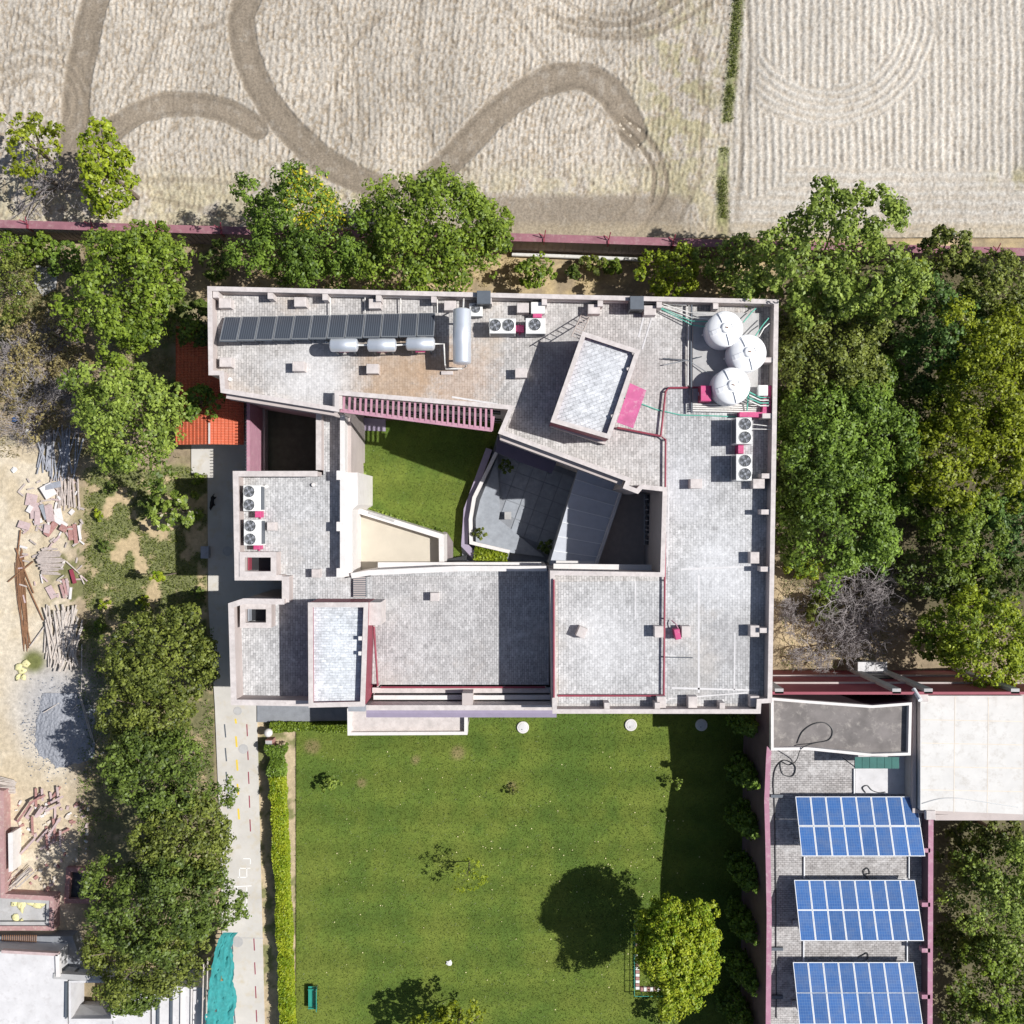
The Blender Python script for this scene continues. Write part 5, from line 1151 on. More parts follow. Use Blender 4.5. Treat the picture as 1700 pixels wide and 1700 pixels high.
# yellow sacks
for i, (x, y, z) in enumerate(((32, 1107, .0), (44, 1102, .0), (38, 1113, .0), (30, 1124, .0), (39, 1125, .0), (24, 1498, .45), (36, 1503, .45), (50, 1497, .45), (62, 1499, .45), (72, 1496, .45), (26, 1523, .45), (36, 1535, .45))):
    c = X2((x, y), z); mb = MB(); r = .24 if z == 0 else .3
    prf = [(.02, 0), (r * .8, .01), (r, .05), (r * .85, .1), (r * .4, .13), (.02, .13)]; mb.lathe((0, 0, 0), prf, 9)
    mb.v = [(x_ * (1 + .35 * math.sin(5 * y_ + i)) + random.gauss(0, .03), y_ * (1 + .3 * math.cos(7 * x_ + i)) + random.gauss(0, .03), max(0, z_ + random.gauss(0, .015))) for x_, y_, z_ in mb.v]
    o = mb.build('sand_sack', MT['sack'], None, True); o.location = (c[0], c[1], z); o.scale = (1, random.uniform(.6, 1.3), 1); o.rotation_euler = (0, 0, random.random() * 3)
    tag(o, ('pale yellow sack on the dust beside the bamboo heap' if z == 0 else 'yellow sack on the floor of the unfinished house'), 'sack', 'sacks by the bamboo' if z == 0 else 'sacks in the house')
# gravel heap
n = 90; V = []; cc = X2((105, 1213)); 
ga = np.linspace(-1, 1, n); GX, GY = np.meshgrid(ga, ga); rr = np.hypot(GX, GY) + .55 * (fbm(GX * 2 + 9, GY * 2 + 4, 5) - .5)
Z = .38 * np.clip(1 - rr ** 1.3, -.1, 1) + .10 * (vn(GX * 26 + 50, GY * 28 + 50, 6) - .5) * (rr < 1) - .02 - .5 * sm(1.0, 1.25, rr)
V = np.stack([cc[0] + GX * 2.1, cc[1] + GY * 2.5, Z], -1).reshape(-1, 3); idx = np.arange(n * n).reshape(n, n)
me = fast_mesh('gravel_heap', V, np.stack([idx[:-1, :-1], idx[:-1, 1:], idx[1:, 1:], idx[1:, :-1]], -1).reshape(-1, 4), 4); me.materials.append(MT['gravel'])
o = bpy.data.objects.new('gravel_heap', me); COL.objects.link(o); tag(o, 'round heap of blue-grey gravel on the sand under the trees', 'gravel heap', None, 'stuff')
gs = MB()
for i in range(520):                           # stones spilled round the heap, too many to count
    a = random.random() * 6.283; d_ = random.gauss(1.0, .22); s_ = random.uniform(.03, .09)
    gs.box((cc[0] + 2.1 * d_ * math.cos(a), cc[1] + 2.5 * d_ * math.sin(a), s_ * .3), (s_, s_ * .8, s_ * .7), a, .7)
tag(stuff(gs.build('spilled_gravel', MT['gravel'])), 'loose stones spilled around the gravel heap', 'gravel')
for i, (p, q) in enumerate((((128, 1142), (152, 1228)), ((131, 1146), (156, 1232)), ((136, 1070), (135, 1150)), ((72, 1183), (98, 1167)), ((120, 1178), (128, 1170)))):
    pole(p, q, .3, .1, .035, MT['bamboo'], 'long_stake', ['long thin stake beside the gravel heap', 'second long stake parallel beside the gravel heap', 'long stake lying in shade below the bamboo', 'short stick lying at the rim of the gravel heap', 'tiny stick on the gravel heap'][i], 'stake', 'stakes by the gravel')
for i, (x, y, m, l) in enumerate(((22, 476, 'white', 'white litter scrap beside the dry green bush in the scrub'), (32, 485, 'white', 'second white litter scrap lying in the scrub'), (26, 696, 'sky', 'crumpled blue plastic scrap by the tangled bush'), (24, 780, 'white', 'white litter scrap on the bare sand by the slab heap'), (48, 718, 'white', 'white rag on the sand beside the steel props'), (745, 1597, 'white', 'torn white paper scrap on the open lawn'))):
    q = X2((x, y)); mb = MB(); k_ = 8
    pts = [(math.cos(6.283 * a / k_) * random.uniform(.12, .3), math.sin(6.283 * a / k_) * random.uniform(.1, .26), .02 + random.random() * .12) for a in range(k_)]
    mb.add(pts + [(0, 0, .18)], [(a, (a + 1) % k_, k_) for a in range(k_)]); o = mb.build('litter_scrap', MT['whitep'] if m == 'white' else MT['pv'], None); o.location = (q[0], q[1], .02); tag(o, l, 'litter')
tag(MB().prism([X2(p, .06) for p in [(60, 440), (96, 446), (92, 480), (70, 492), (56, 468)]], -.1, .06).build('concrete_patch', MT['concrete'], None), 'pale broken concrete patch on the ground below the boundary wall', 'concrete patch')
# garden bench
q = X2((516.5, 1658), .6); e = empty('garden_bench', (q[0], q[1], 0), 'green slatted garden bench at the edge of the lawn', 'bench')
bl_ = 1.5
for k in range(5): MB().box((q[0] - .16 + k * .11, q[1], .46), (.095, bl_, .04)).build('seat_slat', MT['bench'], e)
for k in range(3): MB().box((q[0] + .33 + k * .03, q[1], .56 + k * .13), (.035, bl_, .11)).build('back_slat', MT['bench'], e)
for sy in (-.62, .62):
    for sx in (-.16, .3): MB().box((q[0] + sx, q[1] + sy, .22), (.06, .06, .44)).build('leg', MT['dkgrey'], e)
    MB().box((q[0] + .37, q[1] + sy, .64), (.05, .06, .5)).build('back_post', MT['dkgrey'], e)
    MB().box((q[0] + .08, q[1] + sy, .66), (.55, .05, .04)).build('armrest', MT['bench'], e)
# brick-edged tree bed with low green rail
tb = empty('tree_bed', X3((1100, 1590), 0), 'square tree bed edged with red and white painted bricks and green rail', 'tree bed')
c0, c1 = X2((1056, 1530)), X2((1147, 1650))
k = 0
y = c0[1]
while y > c1[1] + .4:
    MB().bbox((c0[0] + .06, y, .16), (.26, .19, .22), random.gauss(0, .04), .02).build('brick', MT['whitep' if k % 2 == 0 else 'brick'], tb); y -= .215; k += 1
x = c0[0] + .35
while x < c1[0]:
    MB().bbox((x, c1[1] + .42, .16), (.19, .26, .22), random.gauss(0, .04), .02).build('brick', MT['whitep' if k % 2 == 0 else 'brick'], tb); x += .215; k += 1
for (a, b) in (((1053, 1527), (1053, 1654)), ((1053, 1654), (1148, 1654)), ((1148, 1654), (1148, 1527)), ((1053, 1527), (1148, 1527))):
    for z in (.35, .7): MB().tube([X3(a, z), X3(b, z)], .022, 5).build('rail', MT['bench'], tb)
    for t in np.linspace(0, 1, 8):
        p = Vector(X3(a, 0)).lerp(Vector(X3(b, 0)), t) * 1.0; w = X2((a[0] + (b[0] - a[0]) * t, a[1] + (b[1] - a[1]) * t), .7); MB().box((w[0], w[1], .37), (.04, .04, .74)).build('rail_post', MT['bench'], tb)
# round white cover, drawn as a globe on a post, and brick pier by the path
q = X3((445, 1217), .8); e = empty('round_cover', (q[0], q[1], 0), 'round white cover drawn as a globe on a short post by the hedge end', 'cover')
MB().lathe((q[0], q[1], .75), [(.05, -.28), (.2, -.24), (.27, -.1), (.28, 0), (.25, .13), (.15, .24), (.02, .28)], 24).build('globe', MT['white'], e, True); MB().lathe((q[0], q[1], 0), [(.14, 0), (.08, .1), (.06, .5)], 12).build('post', MT['dkgrey'], e)
q = X2((446, 1240), .9); e = empty('brick_pier', (q[0], q[1], 0), 'short red brick pier below the round white cover', 'pier')
for lv in range(6):
    for (dx, dy) in ((-.12, -.3), (.12, -.3), (-.12, 0), (.12, 0), (-.12, .3), (.12, .3)):
        MB().box((q[0] + dx, q[1] + dy, .07 + lv * .145), (.225, .285, .125)).build('brick', MT['brick'], e)
MB().box((q[0], q[1], .46), (.42, .82, .9)).build('mortar_core', MT['concrete'], e)
q = X2((340, 917), .5); e = empty('meter_chest', (q[0], q[1], 0), 'pale blue-grey chest beside the shaded path', 'chest')
MB().bbox((q[0], q[1], .25), (.48, .75, .5)).build('chest_body', MT['bluestone'], e); MB().box((q[0], q[1], .52), (.52, .8, .05)).build('chest_lid', MT['pipe_d'], e)
# black dog on the path -------------------------------------------------
def skin_body(name, joints, edges, mat, loc, rz, label, cat):
    me = bpy.data.meshes.new(name); me.from_pydata([j[:3] for j in joints], edges, []); o = bpy.data.objects.new(name, me); COL.objects.link(o)
    md = o.modifiers.new('skin', 'SKIN'); sv_ = me.skin_vertices[0].data if me.skin_vertices else None
    if sv_ is None:
        bpy.context.view_layer.objects.active = o; bpy.ops.mesh.customdata_skin_add(); sv_ = me.skin_vertices[0].data
    for k, j in enumerate(joints): sv_[k].radius = (j[3], j[3])
    sv_[0].use_root = True
    s = o.modifiers.new('sub', 'SUBSURF'); s.levels = 2; s.render_levels = 2
    me.materials.append(mat); o.location = loc; o.rotation_euler = (0, 0, rz); return tag(o, label, cat)
J = [(-.24, 0, .43, .10), (0, 0, .44, .12), (.24, 0, .46, .125), (.36, .01, .56, .075), (.46, .02, .63, .075), (.56, .03, .60, .045), (.63, .03, .58, .03),
     (-.34, 0, .46, .03), (-.46, .06, .55, .02), (-.50, .16, .60, .014),
     (.24, .10, .36, .05), (.22, .10, .18, .032), (.26, .10, .02, .03), (.24, -.10, .36, .05), (.30, -.10, .18, .032), (.33, -.10, .02, .03),
     (-.24, .09, .36, .065), (-.18, .10, .24, .04), (-.30, .10, .14, .026), (-.27, .10, .02, .028), (-.24, -.09, .36, .065), (-.26, -.10, .24, .04), (-.38, -.10, .14, .026), (-.36, -.10, .02, .028),
     (.44, .09, .71, .022), (.44, -.05, .71, .022)]
E_ = [(0, 1), (1, 2), (2, 3), (3, 4), (4, 5), (5, 6), (0, 7), (7, 8), (8, 9), (2, 10), (10, 11), (11, 12), (2, 13), (13, 14), (14, 15), (0, 16), (16, 17), (17, 18), (18, 19), (0, 20), (20, 21), (21, 22), (22, 23), (4, 24), (4, 25)]
dq = X2((353, 832), .4)
skin_body('dog', J, E_, MT['fur'], (dq[0], dq[1], .045), math.radians(-98), 'black dog walking along the shaded path', 'dog')
# ------------------------------------------------------------------ vegetation
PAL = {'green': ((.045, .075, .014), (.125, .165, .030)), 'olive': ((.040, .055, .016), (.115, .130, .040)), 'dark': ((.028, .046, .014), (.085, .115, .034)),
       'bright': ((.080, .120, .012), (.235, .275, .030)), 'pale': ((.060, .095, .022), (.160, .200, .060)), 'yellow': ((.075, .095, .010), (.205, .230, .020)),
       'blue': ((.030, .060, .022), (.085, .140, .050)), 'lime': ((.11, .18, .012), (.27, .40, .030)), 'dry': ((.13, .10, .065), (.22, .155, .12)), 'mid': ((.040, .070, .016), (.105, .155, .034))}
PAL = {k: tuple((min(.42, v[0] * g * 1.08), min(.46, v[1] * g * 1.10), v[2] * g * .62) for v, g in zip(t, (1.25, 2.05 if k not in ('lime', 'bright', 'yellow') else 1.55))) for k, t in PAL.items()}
def leaves_mesh(name, P, Nrm, size, pal, tone, extra=None, asp=.62):
    n = len(P); r = RNG.normal(size=(n, 3)); t = np.cross(Nrm, r); t /= np.linalg.norm(t, axis=1)[:, None] + 1e-9; b = np.cross(Nrm, t)
    l = size * RNG.uniform(.65, 1.35, n)[:, None]; w = l * asp
    fold = Nrm * l * .12
    V = np.stack([P - t * l / 2, P + b * w / 2 + fold, P + t * l / 2, P - b * w / 2 + fold], 1).reshape(-1, 3)
    f = np.clip(tone + RNG.normal(0, .22, n), 0, 1)[:, None]
    C = np.array(pal[0]) * (1 - f) + np.array(pal[1]) * f
    if extra is not None: m = extra['mask']; C[m] = np.array(extra['col']) * RNG.uniform(.7, 1.15, m.sum())[:, None]
    me = fast_mesh(name, V, np.arange(4 * n).reshape(-1, 4), 4, np.repeat(C, 4, 0)); me.materials.append(MT['leaf']); return me
def unit(n):
    v = RNG.normal(size=(n, 3)); return v / np.linalg.norm(v, axis=1)[:, None]
def tree(label, px, py, rx, ry, ztop, pal='green', name='broadleaf_tree', leaf=.19, dens=1.0, lobes=60, rz=None, lr=.27, cat='tree', group=None, flowers=None, sparse=0.0, ang=0.0, trunk=.16, limbs=9, zc=None, low=-.35, cone=0.0):
    Rm0 = M_((rx + ry) / 2, ztop * .7)
    if rz is None: rz = min(Rm0 * .85, ztop * .42)
    if zc is None: zc = ztop - rz
    c = np.array(X3((px, py), zc)); ax = M_(rx, zc) * 1.04; ay = M_(ry, zc) * 1.04; R = (ax + ay) / 2
    e = empty(name, (c[0], c[1], 0), label, cat, group)
    k = np.arange(lobes) + .5; u = 1 - (1 - low) * k / lobes; th = k * 2.399963 + RNG.uniform(0, 6.28); s = np.sqrt(np.clip(1 - u * u, 0, 1))
    d = np.stack([s * np.cos(th), s * np.sin(th), u], -1) + RNG.normal(0, .12, (lobes, 3)); d /= np.linalg.norm(d, axis=1)[:, None]
    az = np.arctan2(d[:, 1], d[:, 0]); ph = RNG.uniform(0, 6.28, 3)
    wob = 1 + .09 * np.sin(2 * az + ph[0]) + .11 * np.sin(3 * az + ph[1]) + .09 * np.sin(5 * az + ph[2])
    rad = RNG.uniform(.54, .96, lobes) * wob; lrad = .82 * lr * R * RNG.uniform(.65, 1.35, lobes)
    off = d * np.array([ax, ay, rz]) * rad[:, None]
    if ang: ca, sa = math.cos(ang), math.sin(ang); off[:, :2] = off[:, :2] @ np.array([[ca, sa], [-sa, ca]])
    if cone: kz = 1 - cone * np.clip((off[:, 2] + rz) / (2 * rz), 0, 1); off[:, :2] *= kz[:, None]; lrad = lrad * (.35 + .65 * kz)
    keep = RNG.random(lobes) > sparse; off, d, lrad = off[keep], d[keep], lrad[keep]; L = len(off); cen = c + off
    tot = dens * 1.5 * (4 * math.pi * R * R * .72) / (leaf * leaf * .31) * (1 - sparse)
    nt_ = np.maximum(4, (13 * (lrad / lrad.mean()) ** 2)).astype(int); ti = np.repeat(np.arange(L), nt_); K = len(ti)
    td = unit(K) + d[ti] * .75 + np.array([0, 0, .25]); td /= np.linalg.norm(td, axis=1)[:, None]
    trd = lrad[ti] * RNG.uniform(.24, .42, K); tc = cen[ti] + td * (lrad[ti] * RNG.uniform(.66, 1.2, K))[:, None] * np.array([1, 1, .9])
    tt = RNG.normal(.5, .13, L)[ti] + RNG.normal(0, .14, K)
    per = trd ** 2; per = np.maximum(3, tot * per / per.sum()).astype(int); li = np.repeat(np.arange(K), per); n = len(li)
    dv = unit(n); dv[:, 2] = np.where(RNG.random(n) < .6, np.abs(dv[:, 2]), dv[:, 2])
    P = tc[li] + dv * (trd[li] * RNG.random(n) ** .4 * 1.05)[:, None] * np.array([1, 1, .75])
    N_ = dv * .8 + td[li] * .25 + np.array([0, 0, .35]) + RNG.normal(0, .26, (n, 3)); N_ /= np.linalg.norm(N_, axis=1)[:, None]
    tone = tt[li]
    ni = int(n * .12); Q = c + unit(ni) * (RNG.random(ni) ** .5)[:, None] * np.array([ax, ay, rz]) * .72
    P = np.concatenate([P, Q]); N_ = np.concatenate([N_, unit(ni)]); tone = np.concatenate([tone, np.full(ni, .5)])
    P[:, 2] = np.maximum(P[:, 2], .15)
    ex = None
    if flowers:
        fx_, fy_, fr, fc, amt = flowers; w = np.array(X3((fx_, fy_), zc + rz * .6)); dd_ = np.hypot(P[:, 0] - w[0], P[:, 1] - w[1]); ex = {'mask': (dd_ < M_(fr)) & (RNG.random(len(P)) < amt) & (P[:, 2] > zc), 'col': fc}
    me = leaves_mesh('crown', P - np.array([c[0], c[1], 0]), N_, leaf, PAL[pal], tone, ex)
    o = bpy.data.objects.new('crown', me); COL.objects.link(o); o.parent = e
    tb_ = MB(); tb_.tube([(c[0], c[1], -.1), (c[0] + .05, c[1], zc * .5), (c[0], c[1], zc + rz * .2)], trunk, 7, trunk * .45); tb_.build('trunk', MT['bark'], e)
    lb = MB()
    for i in RNG.choice(L, min(limbs, L), False):
        st = Vector((c[0], c[1], zc * random.uniform(.45, .9))); en = Vector(cen[i]); mid = st.lerp(en, .5) + Vector((0, 0, .1 * R)); lb.tube([st, mid, en], trunk * .45, 5, trunk * .14)
    lb.build('limbs', MT['bark'], e)
    return e
T = tree
# along the boundary wall
T('large dark green tree with yellow blossom overhanging the boundary wall', 505, 388, 105, 92, 9.0, 'mid', 'flowering_tree', flowers=(530, 335, 48, (.55, .48, .02), .26))
T('large glossy green tree over the boundary wall beside the blossoming tree', 712, 392, 112, 96, 9.5, 'green', lobes=80, leaf=.22)
T('small round crown spilling off the large glossy tree towards the sand', 812, 392, 42, 58, 6.0, 'green', lobes=30, leaf=.21, sparse=.1)
T('large leafy green tree near the upper roof corner by the orange shed', 212, 492, 98, 92, 8.5, 'green', lobes=70, leaf=.23, sparse=.12)
T('green tree crown growing through to the boundary wall above the leafy tree', 250, 415, 58, 36, 6.5, 'green', lobes=30, leaf=.22)
T('leafy light green tree overhanging the orange shed and steel props', 222, 695, 88, 92, 8.0, 'pale', lobes=66, leaf=.23, sparse=.16)
T('thin leafy crown reaching over the orange tiled roof', 335, 668, 32, 30, 5.2, 'mid', lobes=22, leaf=.22, sparse=.15)
T('dark leafy crown shading the roof corner of the orange shed', 318, 540, 34, 42, 4.9, 'dark', lobes=22, leaf=.22)
T('thin yellow-green tree with sparse crown in the field corner', 55, 245, 62, 62, 6.0, 'yellow', 'sparse_tree', lobes=40, sparse=.45, leaf=.22, dens=.55, lr=.2)
T('tall narrow yellow-green tree at the field edge', 175, 283, 36, 74, 7.0, 'bright', 'narrow_tree', lobes=44, leaf=.24, lr=.3)
# bushes between wall and building
for i, (x, y, a, b, h, p, l) in enumerate(((892, 448, 30, 32, 3.0, 'green', 'rounded green bush on the sand before the parapet boxes'), (952, 453, 12, 9, 1.2, 'dark', 'small dark bush alone on the sand'), (985, 440, 26, 14, 1.6, 'olive', 'low straggling bush beside the pale drain pipe'), (1018, 445, 14, 14, 1.6, 'green', 'small green bush at the end of the drain pipe'), (360, 440, 24, 30, 3.2, 'dark', 'dark bush under the boundary wall by the roof corner'), (66, 410, 28, 22, 2.6, 'green', 'bright bush at the foot of the boundary wall in the scrub'), (112, 430, 30, 26, 3.0, 'mid', 'green bush beside the pale ground patch under the wall'))):
    T(l, x, y, a, b, h, p, 'garden_bush', leaf=.2, lobes=22, cat='bush', trunk=.06, limbs=4, sparse=.08)
T('bright leafy young tree between drain pipe and water tanks', 1112, 452, 52, 40, 4.5, 'bright', lobes=34, leaf=.22, sparse=.1)
T('pale green open bush against the wall beside the giant tree', 1222, 440, 58, 48, 5.0, 'pale', 'garden_bush', lobes=36, leaf=.21, sparse=.22, cat='bush', trunk=.08)
# eastern grove
T('giant pale green clumped tree at the field-side end of the grove', 1382, 432, 122, 124, 12.0, 'pale', lobes=130, leaf=.24, lr=.17)
T('dark olive tree beside the water tanks, under the giant tree', 1372, 610, 88, 92, 9.0, 'olive', lobes=70)
T('broad mid green tree along the side parapet', 1388, 728, 100, 96, 10.0, 'mid', lobes=80)
T('large rounded green tree along the side parapet near the bare tree', 1382, 860, 96, 96, 9.0, 'mid', lobes=80, leaf=.22)
T('small dark tree squeezed against the side parapet', 1318, 800, 34, 70, 6.0, 'dark', lobes=26)
T('blue-green fine-leaved tree deep in the grove', 1560, 560, 72, 92, 8.5, 'blue', lobes=56, leaf=.2)
T('brownish green tree touching the boundary wall by the field', 1570, 425, 46, 46, 7.0, 'olive', lobes=30)
T('golden green tree beside the giant tree', 1510, 470, 34, 44, 7.5, 'yellow', lobes=28)
T('olive tree by the far stretch of boundary wall', 1650, 470, 66, 50, 8.0, 'olive', lobes=40)
T('tall golden-green tree at the outer side of the grove', 1640, 630, 88, 118, 10.0, 'yellow', lobes=86)
T('yellow-green tree beside the dark gap in the grove', 1560, 760, 64, 72, 8.5, 'yellow', lobes=50)
T('golden tree crown at the grove edge beside the dark bluish one', 1668, 770, 50, 66, 8.0, 'yellow', lobes=36)
T('dark bluish tree at the outer grove edge', 1672, 868, 58, 60, 7.0, 'blue', lobes=40, sparse=.1)
T('green tree beyond the dark gap with open lower branches', 1600, 880, 62, 72, 7.5, 'green', lobes=44, sparse=.25)
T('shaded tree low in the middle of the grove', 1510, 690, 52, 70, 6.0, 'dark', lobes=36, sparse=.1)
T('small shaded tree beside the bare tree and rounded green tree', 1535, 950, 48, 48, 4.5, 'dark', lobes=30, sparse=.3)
T('bright green tree overhanging the maroon face of the neighbour building', 1632, 1062, 86, 74, 7.5, 'bright', lobes=60, sparse=.05)
T('shaded green tree between bare tree and bright green tree', 1552, 1060, 38, 46, 5.0, 'green', lobes=26)
T('grey-green tree in the shaded yard beside the solar roof', 1652, 1478, 80, 88, 6.5, 'pale', lobes=60, sparse=.06)
T('small olive tree under the white roof edge', 1668, 1392, 36, 34, 4.5, 'olive', lobes=22, sparse=.15)
T('yellow-green tree at the far end of the yard beside the solar roof', 1656, 1628, 70, 76, 6.0, 'green', lobes=50)
# row along the path
for i, (x, y, a, b, h, p, l) in enumerate(((276, 1090, 92, 76, 7.8, 'olive', 'olive tree at the garden end of the path row'), (252, 1188, 78, 62, 6.6, 'olive', 'olive tree in the path row beside the gravel heap'), (266, 1288, 88, 72, 8.4, 'dark', 'dark olive tree in the path row beside the rubble planks'), (312, 1392, 84, 74, 8.5, 'olive', 'olive tree in the path row beside the hopscotch marking'), (276, 1498, 116, 80, 9.0, 'dark', 'broad dark tree in the path row beside the brick pit'), (246, 1588, 98, 60, 7.6, 'olive', 'olive tree in the path row over the white screed roof'), (226, 1652, 40, 28, 6.0, 'dark', 'small dark crown over the open shaft of the unfinished house'))):
    T(l, x, y, a, b, h, p, 'street_tree', leaf=.19, lobes=70, lr=.25)
# lawn trees
T('rounded lime-green tree in the brick-edged bed', 1126, 1576, 66, 74, 7.6, 'lime', leaf=.16, lobes=150, lr=.27, rz=2.0, dens=2.8, low=-.5)
T('yellow-green tree at the lawn end beside the bench', 758, 1722, 58, 56, 5.2, 'yellow', lobes=40, sparse=.12)
T('thin young tree with airy crown in the middle of the lawn', 776, 1452, 28, 30, 3.4, 'bright', 'sapling', leaf=.12, lobes=16, sparse=.3, dens=.18, trunk=.04, limbs=6)
T('small flowering shrub on the lawn near the hedge', 548, 1300, 15, 13, 1.3, 'pale', 'lawn_shrub', leaf=.13, lobes=14, cat='shrub', trunk=.03, limbs=3)
T('small dry shrub in a bare ring on the lawn', 852, 1311, 12, 9, .8, 'olive', 'lawn_shrub', leaf=.11, lobes=8, cat='shrub', trunk=.02, limbs=3, sparse=.3)
T('spindly shrub at the shadow edge on the lawn', 1126, 1298, 12, 10, 1.3, 'pale', 'lawn_shrub', leaf=.12, lobes=8, cat='shrub', trunk=.02, limbs=3, sparse=.3)
T('broad-leaved frangipani tree between garden grass and path', 288, 846, 40, 36, 3.2, 'pale', 'frangipani_tree', leaf=.30, lobes=34, lr=.2, sparse=.25, dens=.7, flowers=(288, 846, 40, (.70, .66, .45), .05))
T('dark small bush at the base of the frangipani tree', 250, 845, 20, 22, 1.6, 'dark', 'garden_bush', leaf=.2, lobes=14, cat='bush', trunk=.04, limbs=3, sparse=.2)
T('young yellow-leaved tree with white stake in the garden grass', 263, 957, 13, 9, 3.6, 'lime', 'sapling', leaf=.16, lobes=12, trunk=.05, limbs=3)
for i, (x, y) in enumerate(((165, 855), (172, 905), (172, 1005), (238, 1000), (330, 795), (332, 985), (185, 810), (165, 1040))):
    T(('spiky yellow-green plant beside the slab heap edge of the grass', 'dark tuft plant between log pile and frangipani', 'yellow-green plant beside the bamboo heap', 'bright low plant at the edge of the path tree shade', 'green plant at the corner of the pale path', 'dark plant at the sunlit notch by the path', 'dark plant under the leafy light green tree', 'green plant at the foot of the first path tree')[i], x, y, 10, 10, .7, ('bright', 'dark', 'bright', 'bright', 'green', 'dark', 'dark', 'green')[i], 'garden_plant', leaf=.16, lobes=7, cat='plant', group='small plants in the garden grass', trunk=.02, limbs=2, dens=.7)
# topiary with ball heads
for i, (x, y, z, r) in enumerate(((1098, 1692, 1.9, 13), (1113, 1683, 2.2, 11), (1115, 1700, 1.6, 11))):
    T('ball-clipped topiary head beside the tree bed', x, y, r, r, z, 'pale', 'topiary', leaf=.1, lobes=20, cat='topiary', group='topiary balls by the tree bed', lr=.3, trunk=.04, limbs=2, rz=M_(r), low=-.9)
# columnar trees in the shade of the neighbour building
for i, (x, y) in enumerate(((1246, 1212), (1247, 1297), (1248, 1378), (1247, 1462), (1246, 1546), (1246, 1626), (1238, 1698))):
    zt = 6.0; c = X3((x + 8, y), zt); px_, py_ = topx(c[0], c[1])
    e = T('slender columnar tree in the shaded row against the maroon wall', x - 10, y - 12, 28, 32, zt, 'mid', 'columnar_tree', leaf=.2, lobes=70, rz=2.8, zc=3.1, lr=.34, group='columnar trees along the maroon wall', trunk=.1, low=-.95, limbs=5, cone=.85)
# scrub and bare bushes on the left ------------------------------------------------
def bare(label, px, py, r, h, name='bare_tree', mat='twig', n0=7, depth=5, group=None, cat='tree', rad=.07, lean=.9, seed=1):
    rnd = random.Random(seed); c = X3((px, py), h * .5); e = empty(name, (c[0], c[1], 0), label, cat, group); Rm = M_(r)
    mb = MB(); tr_ = MB()
    def grow(p, d, L, rr, k):
        segs = [p]; q = Vector(p)
        for s in range(3):
            d = (d + Vector((rnd.gauss(0, .25), rnd.gauss(0, .25), rnd.gauss(0, .16)))).normalized(); q = q + d * L / 3; q.z = min(max(q.z, .1), h); segs.append(q.copy())
        (tr_ if k == 0 else mb).tube(segs, rr, 5 if k < 2 else 3, rr * .6, k < 1)
        if k >= depth: return
        for b in range(3 if k < 3 else 2):
            st = segs[rnd.choice((1, 2, 3))]; nd = (d + Vector((rnd.gauss(0, .75), rnd.gauss(0, .75), rnd.gauss(.05, .35)))).normalized(); grow(st, nd, L * rnd.uniform(.58, .85), max(rr * .62, .012), k + 1)
    for i in range(n0):
        a = 6.283 * (i + rnd.random() * .7) / n0; grow(Vector((c[0], c[1], -.05)), Vector((math.cos(a) * lean, math.sin(a) * lean, rnd.uniform(.6, 1.3))).normalized(), max(Rm * .5, h * .4), rad, 0)
    tr_.build('trunk', MT['bark'], e); mb.build('twigs', MT[mat], e); return e
bare('leafless grey tree spreading over the sand behind the side wing', 1445, 1010, 100, 5.0, n0=9, depth=6, seed=3, rad=.085)
bare('second leafless bush trailing towards the maroon face', 1375, 1075, 70, 3.0, n0=9, depth=5, seed=8, rad=.05)
bare('leafless bush beside the side wing parapet', 1330, 1020, 45, 2.2, n0=7, depth=5, seed=9, rad=.04)
bare('bare branching tree among the sparse yellow-green crown', 70, 290, 70, 4.5, n0=6, depth=4, seed=12, rad=.08)
for i, (x, y, r, h, l) in enumerate(((40, 690, 62, 3.0, 'tangled bare bush beside the steel props'), (110, 640, 56, 2.6, 'tangled bare bush beside the light green tree'), (20, 590, 52, 2.8, 'tangled bare bush at the scrub margin'), (90, 560, 50, 2.4, 'bare bush among the green scrub'), (140, 690, 40, 2.4, 'bare bush over the dark steel props'), (60, 640, 54, 2.6, 'dense bare bush in the middle of the scrub'))):
    bare(l, x, y, r, h, 'bare_bush', n0=11, depth=4, seed=20 + i, cat='bush', rad=.035)
for i, (x, y, a, b, h, p, l) in enumerate(((30, 480, 44, 56, 2.2, 'olive', 'dry green bush near the white litter in the scrub'), (45, 550, 48, 44, 1.8, 'dry', 'straw-brown bush in the scrub below the white litter'), (105, 545, 36, 44, 2.0, 'dry', 'straw-coloured bush in the scrub'), (20, 630, 36, 44, 1.6, 'dry', 'low dry bush at the scrub margin'), (120, 600, 34, 34, 1.8, 'dry', 'dry brown bush beside the leafy trees'), (20, 415, 40, 30, 2.4, 'green', 'green bush under the boundary wall at the scrub end'), (70, 690, 50, 34, 1.6, 'dry', 'dry brown bush among the tangled bare bushes'), (60, 600, 40, 36, 1.6, 'dry', 'thin straw-coloured bush between bare bushes'))):
    T(l, x, y, a, b, h, p, 'scrub_bush', leaf=.16, lobes=30, cat='bush', trunk=.05, limbs=5, sparse=.3, dens=.22 if p == 'dry' else .4)
